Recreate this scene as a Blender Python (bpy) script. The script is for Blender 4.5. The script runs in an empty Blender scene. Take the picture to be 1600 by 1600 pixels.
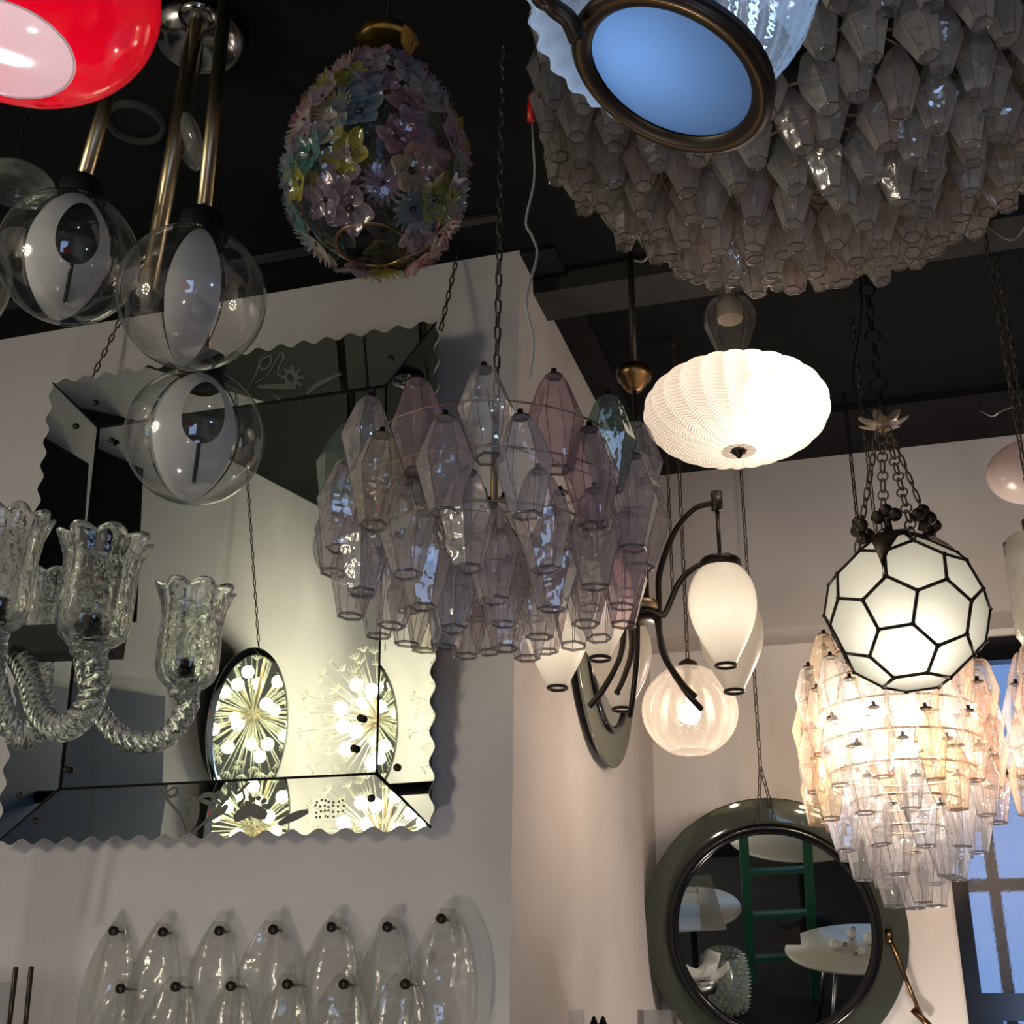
import bpy, math, random
from mathutils import Vector, Matrix
random.seed(7)
PI = math.pi
sc = bpy.context.scene
C = sc.collection

# ------------------------------------------------------------------ camera
F = 1900.0
VX = Vector((-5700. - 800, 1515. - 800, F)); VZ = Vector((864. - 800, -3650. - 800, F))
AX = (-VX).normalized()
AZ = (VZ - AX * VZ.dot(AX)).normalized()
AY = AZ.cross(AX)
CAM = Vector((0, 0, 1.6))

def ray(px, py):
    d = Vector(((px - 800) / F, (py - 800) / F, 1.0))
    return Vector((AX.dot(d), AY.dot(d), AZ.dot(d)))

def P(px, py, zc):
    return CAM + ray(px, py) * zc

def on_y(px, py, y):
    r = ray(px, py); return CAM + r * ((y - CAM.y) / r.y)

def on_x(px, py, x):
    r = ray(px, py); return CAM + r * ((x - CAM.x) / r.x)

def on_z(px, py, z):
    r = ray(px, py); return CAM + r * ((z - CAM.z) / r.z)

def on_plane(px, py, p0, n):
    r = ray(px, py); return CAM + r * ((p0 - CAM).dot(n) / r.dot(n))

cam_d = bpy.data.cameras.new('camera'); cam = bpy.data.objects.new('camera', cam_d); C.objects.link(cam)
right = Vector((AX.x, AY.x, AZ.x)); down = Vector((AX.y, AY.y, AZ.y)); fwd = Vector((AX.z, AY.z, AZ.z))
m = Matrix.Identity(4)
for i in range(3):
    m[i][0] = right[i]; m[i][1] = -down[i]; m[i][2] = -fwd[i]; m[i][3] = CAM[i]
cam.matrix_world = m
cam_d.sensor_fit = 'HORIZONTAL'; cam_d.sensor_width = 36.0; cam_d.lens = 36.0 * F / 1600.0
cam_d.clip_start = 0.02
sc.camera = cam

sc.view_settings.view_transform = 'Standard'
sc.view_settings.look = 'None'
sc.view_settings.exposure = 0.0
sc.view_settings.gamma = 1.0
sc.view_settings.use_curve_mapping = False
cy = sc.cycles
cy.max_bounces = 10; cy.diffuse_bounces = 3; cy.glossy_bounces = 5; cy.transmission_bounces = 8
cy.transparent_max_bounces = 40
cy.caustics_reflective = False; cy.caustics_refractive = False
cy.sample_clamp_indirect = 4.0
cy.sample_clamp_direct = 30.0
cy.use_denoising = True

# ------------------------------------------------------------------ materials
def s2l(c):
    return tuple(((v / 255) / 12.92 if v / 255 <= .04045 else ((v / 255 + .055) / 1.055) ** 2.4) for v in c)

class NT:
    def __init__(s, name):
        s.m = bpy.data.materials.new(name); s.m.use_nodes = True
        s.t = s.m.node_tree; s.t.nodes.clear()
        s.out = s.t.nodes.new('ShaderNodeOutputMaterial')
    def n(s, typ, **kw):
        nd = s.t.nodes.new(typ)
        for k, v in kw.items():
            if k in nd.inputs: s.set(nd, k, v)
            else: setattr(nd, k, v)
        return nd
    def set(s, nd, k, v):
        if isinstance(v, bpy.types.NodeSocket): s.t.links.new(v, nd.inputs[k])
        elif isinstance(v, bpy.types.Node): s.t.links.new(v.outputs[0], nd.inputs[k])
        else:
            if isinstance(v, tuple) and len(v) == 3 and nd.inputs[k].type == 'RGBA': v = v + (1,)
            nd.inputs[k].default_value = v
    def mix(s, fac, a, b):
        nd = s.t.nodes.new('ShaderNodeMixShader')
        s.set(nd, 0, fac); s.t.links.new(a.outputs[0], nd.inputs[1]); s.t.links.new(b.outputs[0], nd.inputs[2])
        return nd
    def math(s, op, a, b=0.0, clamp=False):
        nd = s.t.nodes.new('ShaderNodeMath'); nd.operation = op; nd.use_clamp = clamp
        s.set(nd, 0, a); s.set(nd, 1, b); return nd
    def done(s, sh):
        s.t.links.new(sh.outputs[0], s.out.inputs['Surface']); return s.m
    def noise_bump(s, scale, strength, dist=0.01, kind='noise', detail=2.0):
        tc = s.n('ShaderNodeTexCoord')
        if kind == 'noise':
            tx = s.n('ShaderNodeTexNoise', Scale=scale, Detail=detail)
        else:
            tx = s.n('ShaderNodeTexVoronoi', Scale=scale)
        s.t.links.new(tc.outputs['Object'], tx.inputs['Vector'])
        b = s.n('ShaderNodeBump', Strength=strength, Distance=dist)
        s.t.links.new(tx.outputs[0], b.inputs['Height'])
        return b

def principled(name, col, rough=.5, metal=0.0, bump=None, coat=0.0, var=None, spec=.5):
    t = NT(name); p = t.n('ShaderNodeBsdfPrincipled')
    p.inputs['Base Color'].default_value = tuple(col) + (1,)
    p.inputs['Roughness'].default_value = rough; p.inputs['Metallic'].default_value = metal
    p.inputs['Coat Weight'].default_value = coat; p.inputs['Specular IOR Level'].default_value = spec
    if var:
        tc = t.n('ShaderNodeTexCoord'); nz = t.n('ShaderNodeTexNoise', Scale=var[0], Detail=4.0)
        t.t.links.new(tc.outputs['Object'], nz.inputs['Vector'])
        r = t.n('ShaderNodeValToRGB'); r.color_ramp.elements[0].position = .3; r.color_ramp.elements[1].position = .75
        r.color_ramp.elements[0].color = tuple(var[1]) + (1,); r.color_ramp.elements[1].color = tuple(col) + (1,)
        t.t.links.new(nz.outputs[0], r.inputs[0]); t.t.links.new(r.outputs[0], p.inputs['Base Color'])
    if bump:
        b = t.noise_bump(*bump); t.t.links.new(b.outputs[0], p.inputs['Normal'])
    return t.done(p)

def thin_glass(name, tint=(.97, .97, .97), edge=(.5, .5, .5), milk=.06, milkcol=(.8, .8, .8), rough=.03, f0=.06, bump=None, power=2.0, fres=.85):
    """blown glass wall: clear face on, denser and more mirror-like at grazing angles"""
    t = NT(name)
    lw = t.n('ShaderNodeLayerWeight', Blend=.5)
    nb = None
    if bump:
        nb = t.noise_bump(*bump); t.t.links.new(nb.outputs[0], lw.inputs['Normal'])
    fc = lw.outputs['Facing']
    e = t.math('POWER', fc, power)
    mc = t.n('ShaderNodeMix', data_type='RGBA')
    t.t.links.new(e.outputs[0], mc.inputs[0]); mc.inputs[6].default_value = tint + (1,); mc.inputs[7].default_value = edge + (1,)
    tr = t.n('ShaderNodeBsdfTransparent'); t.t.links.new(mc.outputs[2], tr.inputs[0])
    di = t.n('ShaderNodeBsdfDiffuse', Color=milkcol); tl = t.n('ShaderNodeBsdfTranslucent', Color=milkcol)
    body = t.mix(.5, di, tl)
    mk = t.math('MULTIPLY', t.math('ADD', e, .35), milk / .6, True)
    a = t.mix(mk, tr, body)
    gl = t.n('ShaderNodeBsdfGlossy', Roughness=rough, Color=(.95, .95, .95))
    if nb: t.t.links.new(nb.outputs[0], gl.inputs['Normal'])
    f = t.math('ADD', t.math('MULTIPLY', t.math('POWER', fc, 4.0), fres), f0, True)
    return t.done(t.mix(f, a, gl))

def solid_glass(name, col=(.98, .98, .98), rough=.0, bump=None, ior=1.45):
    t = NT(name); g = t.n('ShaderNodeBsdfGlass', Color=col, Roughness=rough, IOR=ior)
    if bump:
        b = t.noise_bump(*bump); t.t.links.new(b.outputs[0], g.inputs['Normal'])
    tr = t.n('ShaderNodeBsdfTransparent', Color=(.9, .9, .9))
    return t.done(t.mix(.18, g, tr))

def opal(name, col, trans=.6, clear=.08, rough=.15, gloss=.06, bump=None, back=None):
    t = NT(name)
    tl = t.n('ShaderNodeBsdfTranslucent', Color=col); di = t.n('ShaderNodeBsdfDiffuse', Color=back or col)
    a = t.mix(trans, di, tl)
    tr = t.n('ShaderNodeBsdfTransparent', Color=col)
    b = t.mix(clear, a, tr)
    gl = t.n('ShaderNodeBsdfGlossy', Roughness=rough)
    if bump:
        nb = t.noise_bump(*bump)
        for x in (tl, di, gl): t.t.links.new(nb.outputs[0], x.inputs['Normal'])
    lw = t.n('ShaderNodeLayerWeight', Blend=.5)
    f = t.math('ADD', t.math('MULTIPLY', t.math('POWER', lw.outputs['Facing'], 4.0), .5), gloss, True)
    return t.done(t.mix(f, b, gl))

def emit(name, col, s):
    t = NT(name); return t.done(t.n('ShaderNodeEmission', Color=col, Strength=s))

def mirror_mat(name, col, rough=.015, base=None, mixf=0.0, bump=None):
    t = NT(name); g = t.n('ShaderNodeBsdfGlossy', Color=col, Roughness=rough)
    if bump:
        b = t.noise_bump(*bump); t.t.links.new(b.outputs[0], g.inputs['Normal'])
    if base is None: return t.done(g)
    d = t.n('ShaderNodeBsdfDiffuse', Color=base)
    return t.done(t.mix(mixf, g, d))

M_ = {}
M_['wall'] = principled('plaster_wall', (.56, .53, .51), .9, bump=(6.0, .08, .02), var=(1.6, (.50, .47, .455)))
M_['wallw'] = principled('plaster_white', (.80, .765, .73), .9, var=(2.2, (.74, .70, .665)))
M_['ceil'] = principled('black_ceiling_paint', (.0075, .0085, .0085), .8, var=(2.0, (.005, .006, .006)), spec=.06)
M_['beam'] = principled('dark_grey_paint', (.032, .031, .03), .8, spec=.1)
M_['black'] = principled('black_paint', (.007, .007, .008), .6, spec=.1)
M_['blackgloss'] = principled('black_lacquer', (.006, .006, .007), .15)
M_['floor'] = principled('dark_floor', (.03, .029, .029), .95, spec=.1, var=(3.0, (.02, .02, .02)))
M_['bronze'] = principled('dark_bronze', (.035, .026, .02), .38, .7)
M_['bronzeb'] = principled('bright_bronze', (.20, .12, .055), .28, 1.0)
M_['brass'] = principled('aged_brass', (.36, .29, .18), .30, 1.0)
M_['brassd'] = principled('dull_brass', (.30, .22, .13), .4, .9)
M_['gold'] = principled('polished_gold', (.75, .47, .13), .14, 1.0)
M_['chrome'] = principled('dark_chrome', (.20, .195, .19), .16, 1.0)
M_['steel'] = principled('brushed_steel', (.6, .6, .6), .25, 1.0)
M_['chain'] = principled('iron_chain', (.10, .09, .075), .4, .8)
M_['chainw'] = principled('brown_chain', (.10, .075, .055), .5, .6)
M_['wire'] = principled('pale_cable', (.35, .33, .32), .6)
M_['white'] = principled('white_paint', (.75, .74, .72), .5)
M_['blue'] = principled('blue_paint', (.016, .034, .085), .7, spec=.2)
M_['green'] = principled('green_paint', (.01, .11, .055), .5)
M_['wood'] = principled('dark_wood', (.05, .03, .022), .6, bump=(30., .2))
M_['red_plastic'] = principled('red_plastic', (.5, .01, .01), .4)
M_['amber'] = principled('amber_glass', (.25, .07, .015), .15)
M_['ivory'] = principled('ivory_metal', (.42, .36, .3), .6)
M_['table'] = principled('pale_table', (.62, .59, .53), .45)
M_['mirror'] = mirror_mat('silvered_glass', (.70, .75, .70), .012)
M_['mirror2'] = mirror_mat('clear_silvered_glass', (.62, .66, .63), .008)
M_['mirroredge'] = mirror_mat('bright_glass_edge', (.75, .8, .76), .15, (.5, .55, .5), .35)
M_['smoke'] = mirror_mat('smoked_mirror', (.10, .115, .095), .05, (.075, .085, .07), .62)
M_['smokeb'] = mirror_mat('smoked_mirror_lit', (.34, .355, .32), .05, (.20, .21, .18), .45)  # same smoked glass; the brighter light it reflects is put into its colour
M_['etch'] = principled('etched_glass', (.10, .10, .09), .8)
M_['etchl'] = principled('etched_glass_light', (.22, .22, .20), .8)
M_['red_glass'] = opal('red_cased_glass', (.98, .004, .03), .82, .03, .08, .05)
M_['white_glass'] = opal('white_cased_glass', (.80, .72, .76), .35, .30, .12, .06)
M_['opal'] = opal('opal_glass', (.95, .90, .82), .62, .06, .3, .03)
M_['opal_panel'] = opal('white_lantern_glass', (.92, .94, .88), .6, .08, .25, .03)
M_['opal_pink'] = opal('pink_alabaster_glass', (.80, .69, .65), .45, .12, .2, .04)
M_['globe'] = thin_glass('clear_globe_glass', (.97, .97, .97), (.55, .57, .57), .015, f0=.075, power=3.0, fres=.85)
M_['swirl'] = opal('white_glass_swirl', (.62, .62, .62), .35, .03, .1, .05)
M_['swirl_edge'] = thin_glass('smoky_glass_swirl', (.10, .11, .11), (.05, .05, .05), .05, f0=.06)
M_['bulb'] = emit('bulb_warm', (1.0, .88, .75), 235)
M_['bulbw'] = emit('bulb_soft_white', (1.0, .88, .68), 60)
M_['bulbs'] = emit('bulb_in_seeded_globe', (1.0, .88, .74), 100)
M_['bulbp'] = emit('bulb_in_pressed_glass', (1.0, .88, .74), 34)
M_['bulbr'] = emit('bulb_in_red_shade', (1.0, .92, .9), 60)
M_['frost'] = opal('frosted_lens', (.17, .255, .37), .75, .02, .4, .02)
M_['blueglass'] = thin_glass('ribbed_clear_glass', (.90, .94, .97), (.50, .58, .68), .42, (.78, .88, .98), .05, .05, bump=(40., .2))
M_['urn'] = thin_glass('clear_urn_glass', (.93, .93, .92), (.45, .45, .44), .05, f0=.05)
M_['leaf'] = thin_glass('wavy_leaf_glass', (.95, .95, .94), (.72, .72, .68), .12, (.86, .86, .80), .04, .05, bump=(14., .4, .03))
M_['ribbed'] = thin_glass('ribbed_shade_glass', (.75, .75, .72), (.35, .35, .33), .25, (.6, .6, .57), .1, .06)
M_['bubble'] = solid_glass('bubbled_glass', (.97, .98, .97), .0, bump=(70., .24, .005, 'voronoi'))
M_['rope'] = solid_glass('solid_rope_glass', (.95, .97, .95), .0, bump=(30., .2, .004))
M_['globeribs'] = thin_glass('seeded_globe_glass', (.95, .90, .84), (.68, .60, .52), .18, (.95, .85, .75), .08, .06, bump=(160., .5, .004))
t = NT('pressed_chevron_glass')
tc = t.n('ShaderNodeTexCoord'); sx = t.n('ShaderNodeSeparateXYZ'); t.t.links.new(tc.outputs['Object'], sx.inputs[0])
an = t.math('ARCTAN2', sx.outputs[1], sx.outputs[0])
tri = t.math('ABSOLUTE', t.math('SUBTRACT', t.math('FRACT', t.math('MULTIPLY', an, 24 / (2 * PI))), .5))
rr = t.math('SQRT', t.math('ADD', t.math('MULTIPLY', sx.outputs[0], sx.outputs[0]), t.math('MULTIPLY', sx.outputs[1], sx.outputs[1])))
ll = t.math('SUBTRACT', t.math('MULTIPLY', rr, 1.0), t.math('MULTIPLY', t.math('ABSOLUTE', sx.outputs[2]), .9))
ph_ = t.math('ADD', t.math('MULTIPLY', ll, 560.0), t.math('MULTIPLY', tri, 16.0))
wv = t.math('MULTIPLY', t.math('ADD', t.math('SINE', ph_), 1.0), .5)
gv = t.math('POWER', t.math('MULTIPLY', tri, 2.0), 6.0)
th = t.math('ADD', t.math('MULTIPLY', wv, .42), t.math('MULTIPLY', gv, .35), True)
mc = t.n('ShaderNodeMix', data_type='RGBA'); t.t.links.new(th.outputs[0], mc.inputs[0]); mc.inputs[6].default_value = (1, .95, .89, 1); mc.inputs[7].default_value = (.55, .45, .37, 1)
bp_ = t.n('ShaderNodeBump', Strength=.8, Distance=.006); t.t.links.new(th.outputs[0], bp_.inputs['Height'])
tl = t.n('ShaderNodeBsdfTranslucent'); di = t.n('ShaderNodeBsdfDiffuse'); tr = t.n('ShaderNodeBsdfTransparent'); gl = t.n('ShaderNodeBsdfGlossy', Roughness=.15)
for x in (tl, di, tr): t.t.links.new(mc.outputs[2], x.inputs[0])
for x in (tl, di, gl): t.t.links.new(bp_.outputs[0], x.inputs['Normal'])
M_['pumpkin'] = t.done(t.mix(.05, t.mix(.07, t.mix(.66, di, tl), tr), gl))
M_['texglass'] = thin_glass('textured_sconce_glass', (.9, .9, .85), (.6, .6, .55), .5, (.8, .8, .75), .15, .05, bump=(30., .6, .01))
M_['acrylic'] = thin_glass('clear_acrylic', (.93, .93, .93), (.50, .48, .47), .12, f0=.10)
M_['egg'] = thin_glass('dark_egg_glass', (.62, .66, .64), (.22, .24, .23), .05, (.3, .32, .3), .06, .05, bump=(20., .3))
POL = {}
def pol(key, tint, edge, milk, milkcol, f0=.07):
    POL[key] = (thin_glass('prism_glass_' + key, tint, edge, milk, milkcol, .045, f0, bump=(22., .45, .012)),
                thin_glass('prism_edge_' + key, tuple(v * .55 for v in tint), tuple(v * .5 for v in edge), .12, milkcol, .1, .08))
pol('lilac', (.96, .93, .94), (.60, .52, .55), .26, (.80, .74, .76))
pol('purple', (.92, .81, .84), (.50, .36, .41), .26, (.72, .58, .62))
pol('clear', (.97, .96, .96), (.64, .61, .62), .22, (.82, .79, .79))
pol('bluish', (.94, .95, .97), (.58, .59, .65), .24, (.74, .75, .82))
pol('green', (.76, .86, .79), (.36, .48, .40), .25, (.48, .60, .53))
pol('amber', (.96, .93, .87), (.62, .56, .47), .24, (.80, .74, .65))
pol('rose', (.98, .90, .85), (.66, .50, .43), .17, (.96, .78, .68))
pol('honey', (.99, .92, .82), (.66, .53, .40), .17, (.96, .82, .66))
pol('crystal', (.98, .97, .96), (.66, .62, .60), .15, (.95, .90, .87))
pol('smoky', (.86, .84, .82), (.54, .51, .48), .42, (.80, .75, .70), .11)
pol('smokyb', (.84, .79, .76), (.52, .46, .44), .48, (.76, .67, .63), .09)
pol('smokyc', (.90, .89, .87), (.60, .58, .56), .34, (.88, .85, .80), .14)

# ------------------------------------------------------------------ mesh building
class MB:
    def __init__(s): s.v = []; s.f = []; s.mi = []; s.sm = []
    def add(s, vs, fs, mi=0, smooth=True):
        o = len(s.v); s.v += [Vector(p) for p in vs]
        for f in fs: s.f.append([i + o for i in f]); s.mi.append(mi); s.sm.append(smooth)
        return s
    def grid(s, rows, closed_u=True, mi=0, smooth=True, cap0=False, cap1=False):
        n = len(rows[0]); vs = [p for r in rows for p in r]; fs = []
        for i in range(len(rows) - 1):
            for j in range(n if closed_u else n - 1):
                k = (j + 1) % n
                fs.append((i * n + j, i * n + k, (i + 1) * n + k, (i + 1) * n + j))
        if cap0: fs.append(tuple(range(n))[::-1])
        if cap1: fs.append(tuple((len(rows) - 1) * n + j for j in range(n)))
        return s.add(vs, fs, mi, smooth)
    def lathe(s, prof, seg=32, o=(0, 0, 0), fr=None, mi=0, smooth=True, rad=None, cap0=False, cap1=False, ph=0.0):
        o = Vector(o); fr = fr or Matrix.Identity(3); rows = []
        for r, z in prof:
            row = []
            for j in range(seg):
                a = ph + 2 * PI * j / seg
                rr = r * (rad(a, z) if rad else 1.0)
                row.append(o + fr @ Vector((rr * math.cos(a), rr * math.sin(a), z)))
            rows.append(row)
        return s.grid(rows, True, mi, smooth, cap0, cap1)
    def tube(s, pts, r, seg=10, mi=0, cap=True, smooth=True, closed=False, sect=None, tw=0.0):
        pts = [Vector(p) for p in pts]; n = len(pts)
        rs = r if isinstance(r, (list, tuple)) else [r] * n
        T = []
        for i in range(n):
            a = pts[(i - 1) % n] if closed or i > 0 else pts[0]
            b = pts[(i + 1) % n] if closed or i < n - 1 else pts[-1]
            T.append((b - a).normalized())
        u = T[0].orthogonal().normalized(); rows = []; L = 0
        for i in range(n):
            u = (u - T[i] * u.dot(T[i])).normalized(); w = T[i].cross(u)
            if i: L += (pts[i] - pts[i - 1]).length
            row = []
            for j in range(seg):
                a = 2 * PI * j / seg
                k = rs[i] * (sect(a) if sect else 1.0)
                row.append(pts[i] + (u * math.cos(a + tw * L) + w * math.sin(a + tw * L)) * k)
            rows.append(row)
        if closed: rows.append(rows[0])
        return s.grid(rows, True, mi, smooth, cap and not closed, cap and not closed)
    def sphere(s, c, r, seg=20, ring=12, mi=0, sc_=(1, 1, 1), fr=None):
        prof = [(max(1e-5, r * math.sin(PI * i / ring)), -r * math.cos(PI * i / ring)) for i in range(ring + 1)]
        f = (fr or Matrix.Identity(3)) @ Matrix.Diagonal(Vector(sc_))
        return s.lathe(prof, seg, c, f, mi, True)
    def torus(s, c, R, r, fr=None, seg=32, ts=8, mi=0, sx=1.0, sy=1.0):
        fr = fr or Matrix.Identity(3)
        pts = [Vector(c) + fr @ Vector((R * sx * math.cos(2 * PI * i / seg), R * sy * math.sin(2 * PI * i / seg), 0)) for i in range(seg)]
        return s.tube(pts, r, ts, mi, closed=True)
    def box(s, a, b, mi=0, fr=None, o=None):
        a = Vector(a); b = Vector(b)
        vs = [Vector((x, y, z)) for x in (a.x, b.x) for y in (a.y, b.y) for z in (a.z, b.z)]
        if fr is not None: vs = [Vector(o) + fr @ p for p in vs]
        return s.add(vs, [(0, 1, 3, 2), (4, 6, 7, 5), (0, 4, 5, 1), (2, 3, 7, 6), (0, 2, 6, 4), (1, 5, 7, 3)], mi, False)
    def chain(s, p0, p1, ll=.04, lw=.018, wr=.0028, mi=0, link=None, sag=0.0):
        p0 = Vector(p0); p1 = Vector(p1); d = p1 - p0; L = d.length; t = d.normalized()
        pitch = ll - 2.2 * wr; n = max(1, int(L / pitch)); pitch = L / n
        u = t.orthogonal().normalized(); w = t.cross(u)
        for k in range(n):
            c = p0 + t * pitch * (k + .5)
            a, b = (u, w) if k % 2 == 0 else (w, u)
            h = pitch / 2 + wr; r = lw / 2 - wr; st = max(h - r - wr, 0)
            pts = []
            for i in range(12):
                an = 2 * PI * i / 12
                y = r * math.cos(an); x = r * math.sin(an)
                pts.append(c + a * y + t * (x + (st if math.sin(an) >= 0 else -st)))
            s.tube(pts, wr, 6, mi, closed=True)
        return s
    def build(s, name, mats, parent=None, loc=None, local=False):
        me = bpy.data.meshes.new(name)
        o = bpy.data.objects.new(name, me); C.objects.link(o)
        if parent is not None:
            base = Vector(parent['_o']) if '_o' in parent and not local else Vector((0, 0, 0))
            o.parent = parent; o.location = (0, 0, 0)
        else:
            base = Vector(loc) if loc is not None else Vector((0, 0, 0)); o.location = base
        o['_o'] = tuple(base)
        me.from_pydata([tuple(p - base) for p in s.v], [], s.f)
        for mt in (mats if isinstance(mats, (list, tuple)) else [mats]): me.materials.append(M_[mt] if isinstance(mt, str) else mt)
        me.polygons.foreach_set('material_index', s.mi); me.polygons.foreach_set('use_smooth', s.sm)
        me.update(); return o

def thing(name, label, cat, loc, group=None):
    o = bpy.data.objects.new(name, None); C.objects.link(o); o.location = Vector(loc); o['_o'] = tuple(Vector(loc))
    o.empty_display_size = .05
    o['label'] = label; o['category'] = cat
    if group: o['group'] = group
    return o
def tag(o, label, cat, group=None):
    o['label'] = label; o['category'] = cat
    if group: o['group'] = group
    return o
def struct(o): o['kind'] = 'structure'; return o
def frame(z, hint=Vector((1, 0, 0))):
    z = Vector(z).normalized(); x = (hint - z * hint.dot(z))
    if x.length < 1e-4: x = z.orthogonal()
    x.normalize(); y = z.cross(x)
    return Matrix((x, y, z)).transposed()
def bez(pts, n=24):
    """Catmull-Rom through points"""
    p = [Vector(q) for q in pts]; p = [p[0] * 2 - p[1]] + p + [p[-1] * 2 - p[-2]]; out = []
    for i in range(1, len(p) - 2):
        for k in range(n):
            t = k / n
            out.append(.5 * ((2 * p[i]) + (p[i + 1] - p[i - 1]) * t + (2 * p[i - 1] - 5 * p[i] + 4 * p[i + 1] - p[i + 2]) * t * t + (3 * p[i] - p[i - 1] - 3 * p[i + 1] + p[i + 2]) * t ** 3))
    out.append(p[-2]); return out
def point_light(name, loc, power, col=(1, .82, .6), r=.03):
    l = bpy.data.lights.new(name, 'POINT'); l.energy = power; l.color = col; l.shadow_soft_size = r
    o = bpy.data.objects.new(name, l); o.location = loc; C.objects.link(o); return o
CEIL = 4.0
def up(p, z=CEIL): return Vector((p.x, p.y, z))

# ------------------------------------------------------------------ room
YA = 3.238; XB = -1.0175; YC = 5.055; YR = 5.30; ZS = 3.19; XL = -3.15; XR = 3.2; YB = -3.2
struct(MB().box((XL - .1, YB - .1, -.1), (XR + .1, YR + .1, 0)).build('floor', 'floor'))
struct(MB().box((XL - .1, YB - .1, CEIL), (XR + .1, YR + .2, CEIL + .1)).build('ceiling', 'ceil'))
struct(MB().box((XL, YA, 0), (XB, YR + .1, CEIL)).build('wall_front', 'wall'))
struct(MB().box((XB, YC, ZS), (XR, YR + .1, CEIL)).build('wall_upper', 'wall'))
WX0 = on_y(1478, 1310, YR - .02).x; WX1 = 1.50
b = MB().box((XB, YR, 0), (WX0, YR + .1, ZS)).box((WX0, YR, 3.15), (WX1, YR + .1, ZS)).box((WX1, YR, 0), (XR, YR + .1, ZS))
struct(b.build('wall_back', 'wallw'))
struct(MB().box((XL - .1, YB, 0), (XL, YA, CEIL)).build('wall_left', 'wall'))
struct(MB().box((XR, YB, 0), (XR + .1, YR + .1, CEIL)).build('wall_right', 'wall'))
b = MB().box((XL, YB - .1, 0), (.8, YB, CEIL)).box((2.2, YB - .1, 0), (XR, YB, CEIL)).box((.8, YB - .1, 2.4), (2.2, YB, CEIL)).box((.8, YB - .1, 0), (2.2, YB, .4))
struct(b.build('wall_rear', 'wall'))
# ceiling trims
struct(MB().box((XB, 3.40, 3.93), (XR, 3.58, CEIL)).build('trim_1', 'beam'))
struct(MB().box((XB, YC - .42, 3.965), (XR, YC, CEIL)).build('trim_2', 'black'))
struct(MB().box((XL, YA - .22, 3.985), (XB, YA - .19, CEIL)).build('trim_3', 'beam'))
struct(MB().box((XB, YA, 3.985), (XB + .12, YC - .42, CEIL)).build('trim_4', 'black'))

# ------------------------------------------------------------------ window
win = MB()
fy0, fy1 = YR - .02, YR + .06
win.box((WX0, fy0, .9), (WX0 + .06, fy1, 3.15)).box((WX1 - .06, fy0, .9), (WX1, fy1, 3.15)).box((WX0 + .06, fy0, 3.05), (WX1 - .06, fy1, 3.15))
win.box((WX0 + .06, fy0, 1.66), (WX1 - .06, fy1, 1.757)).box((WX0 + .06, fy0, .9), (WX1 - .06, fy1, 1.0)).box((WX0 + .06, fy0 + .01, 1.0), (WX0 + .125, fy1, 1.66))
wo = struct(win.build('window_1', 'blackgloss'))
t = NT('textured_window_glass')
rf = t.n('ShaderNodeBsdfRefraction', Color=(.96, .97, 1.0), Roughness=.10, IOR=1.12)
nb = t.noise_bump(90., .5, .01); t.t.links.new(nb.outputs[0], rf.inputs['Normal'])
gl = t.n('ShaderNodeBsdfGlossy', Roughness=.15); t.t.links.new(nb.outputs[0], gl.inputs['Normal'])
M_['pane'] = t.done(t.mix(.06, rf, gl))
MB().box((WX0 + .06, YR + .02, 1.757), (WX1 - .06, YR + .026, 3.05)).build('pane', 'pane', wo)
MB().box((WX0 + .125, YR + .02, 1.0), (WX1 - .06, YR + .026, 1.66)).build('pane', 'pane', wo)
M_['grille'] = principled('outdoor_grille', (.05, .06, .075), .6)
gr = MB()
for x in (.33, .66, .99, 1.32): gr.box((x - .022, YR + .16, 1.0), (x + .022, YR + .18, 3.10))
for z in (1.3, 2.17, 2.62): gr.box((WX0, YR + .16, z - .025), (WX1, YR + .18, z + .025))
for x in (WX0 + .01, WX1 - .01): gr.box((x - .01, YR + .1, 1.5), (x + .01, YR + .18, 1.53))
tag(gr.build('window_grille', 'grille', None, (.8, YR + .17, 1.0)), 'dark grid of bars seen blurred behind the textured window glass', 'grille')

# world: evening blue sky beyond the windows
w = bpy.data.worlds.new('world'); sc.world = w; w.use_nodes = True
bg = w.node_tree.nodes['Background']; bg.inputs[0].default_value = (.20, .36, .72, 1); bg.inputs[1].default_value = .95

# ------------------------------------------------------------------ prism pieces (poliedri)
def prism_mb(L, wr=.257, seg=6):
    b = MB()
    prof = [(.05, .012), (.10, .0), (.145, -.07), (wr, -.46), (.140, -1.0)]
    prof = [(r * L, z * L) for r, z in prof]
    b.lathe(prof, seg, smooth=False, cap0=True)
    for k in range(seg):
        a = 2 * PI * k / seg
        pts = [Vector((r * math.cos(a), r * math.sin(a), z)) for r, z in prof[2:]]
        b.tube(pts, .0040 * L, 4, 1, cap=False)
    b.torus((0, 0, -1.0 * L), .136 * L, .016 * L, seg=6, ts=6, mi=1)
    return b
def cap_mb(L):
    b = MB()
    b.lathe([(.085 * L, -.012 * L), (.095 * L, .006 * L), (.07 * L, .025 * L), (.03 * L, .03 * L), (.03 * L, .085 * L), (.001, .09 * L)], 10, smooth=True)
    return b
PROTO = {}
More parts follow.
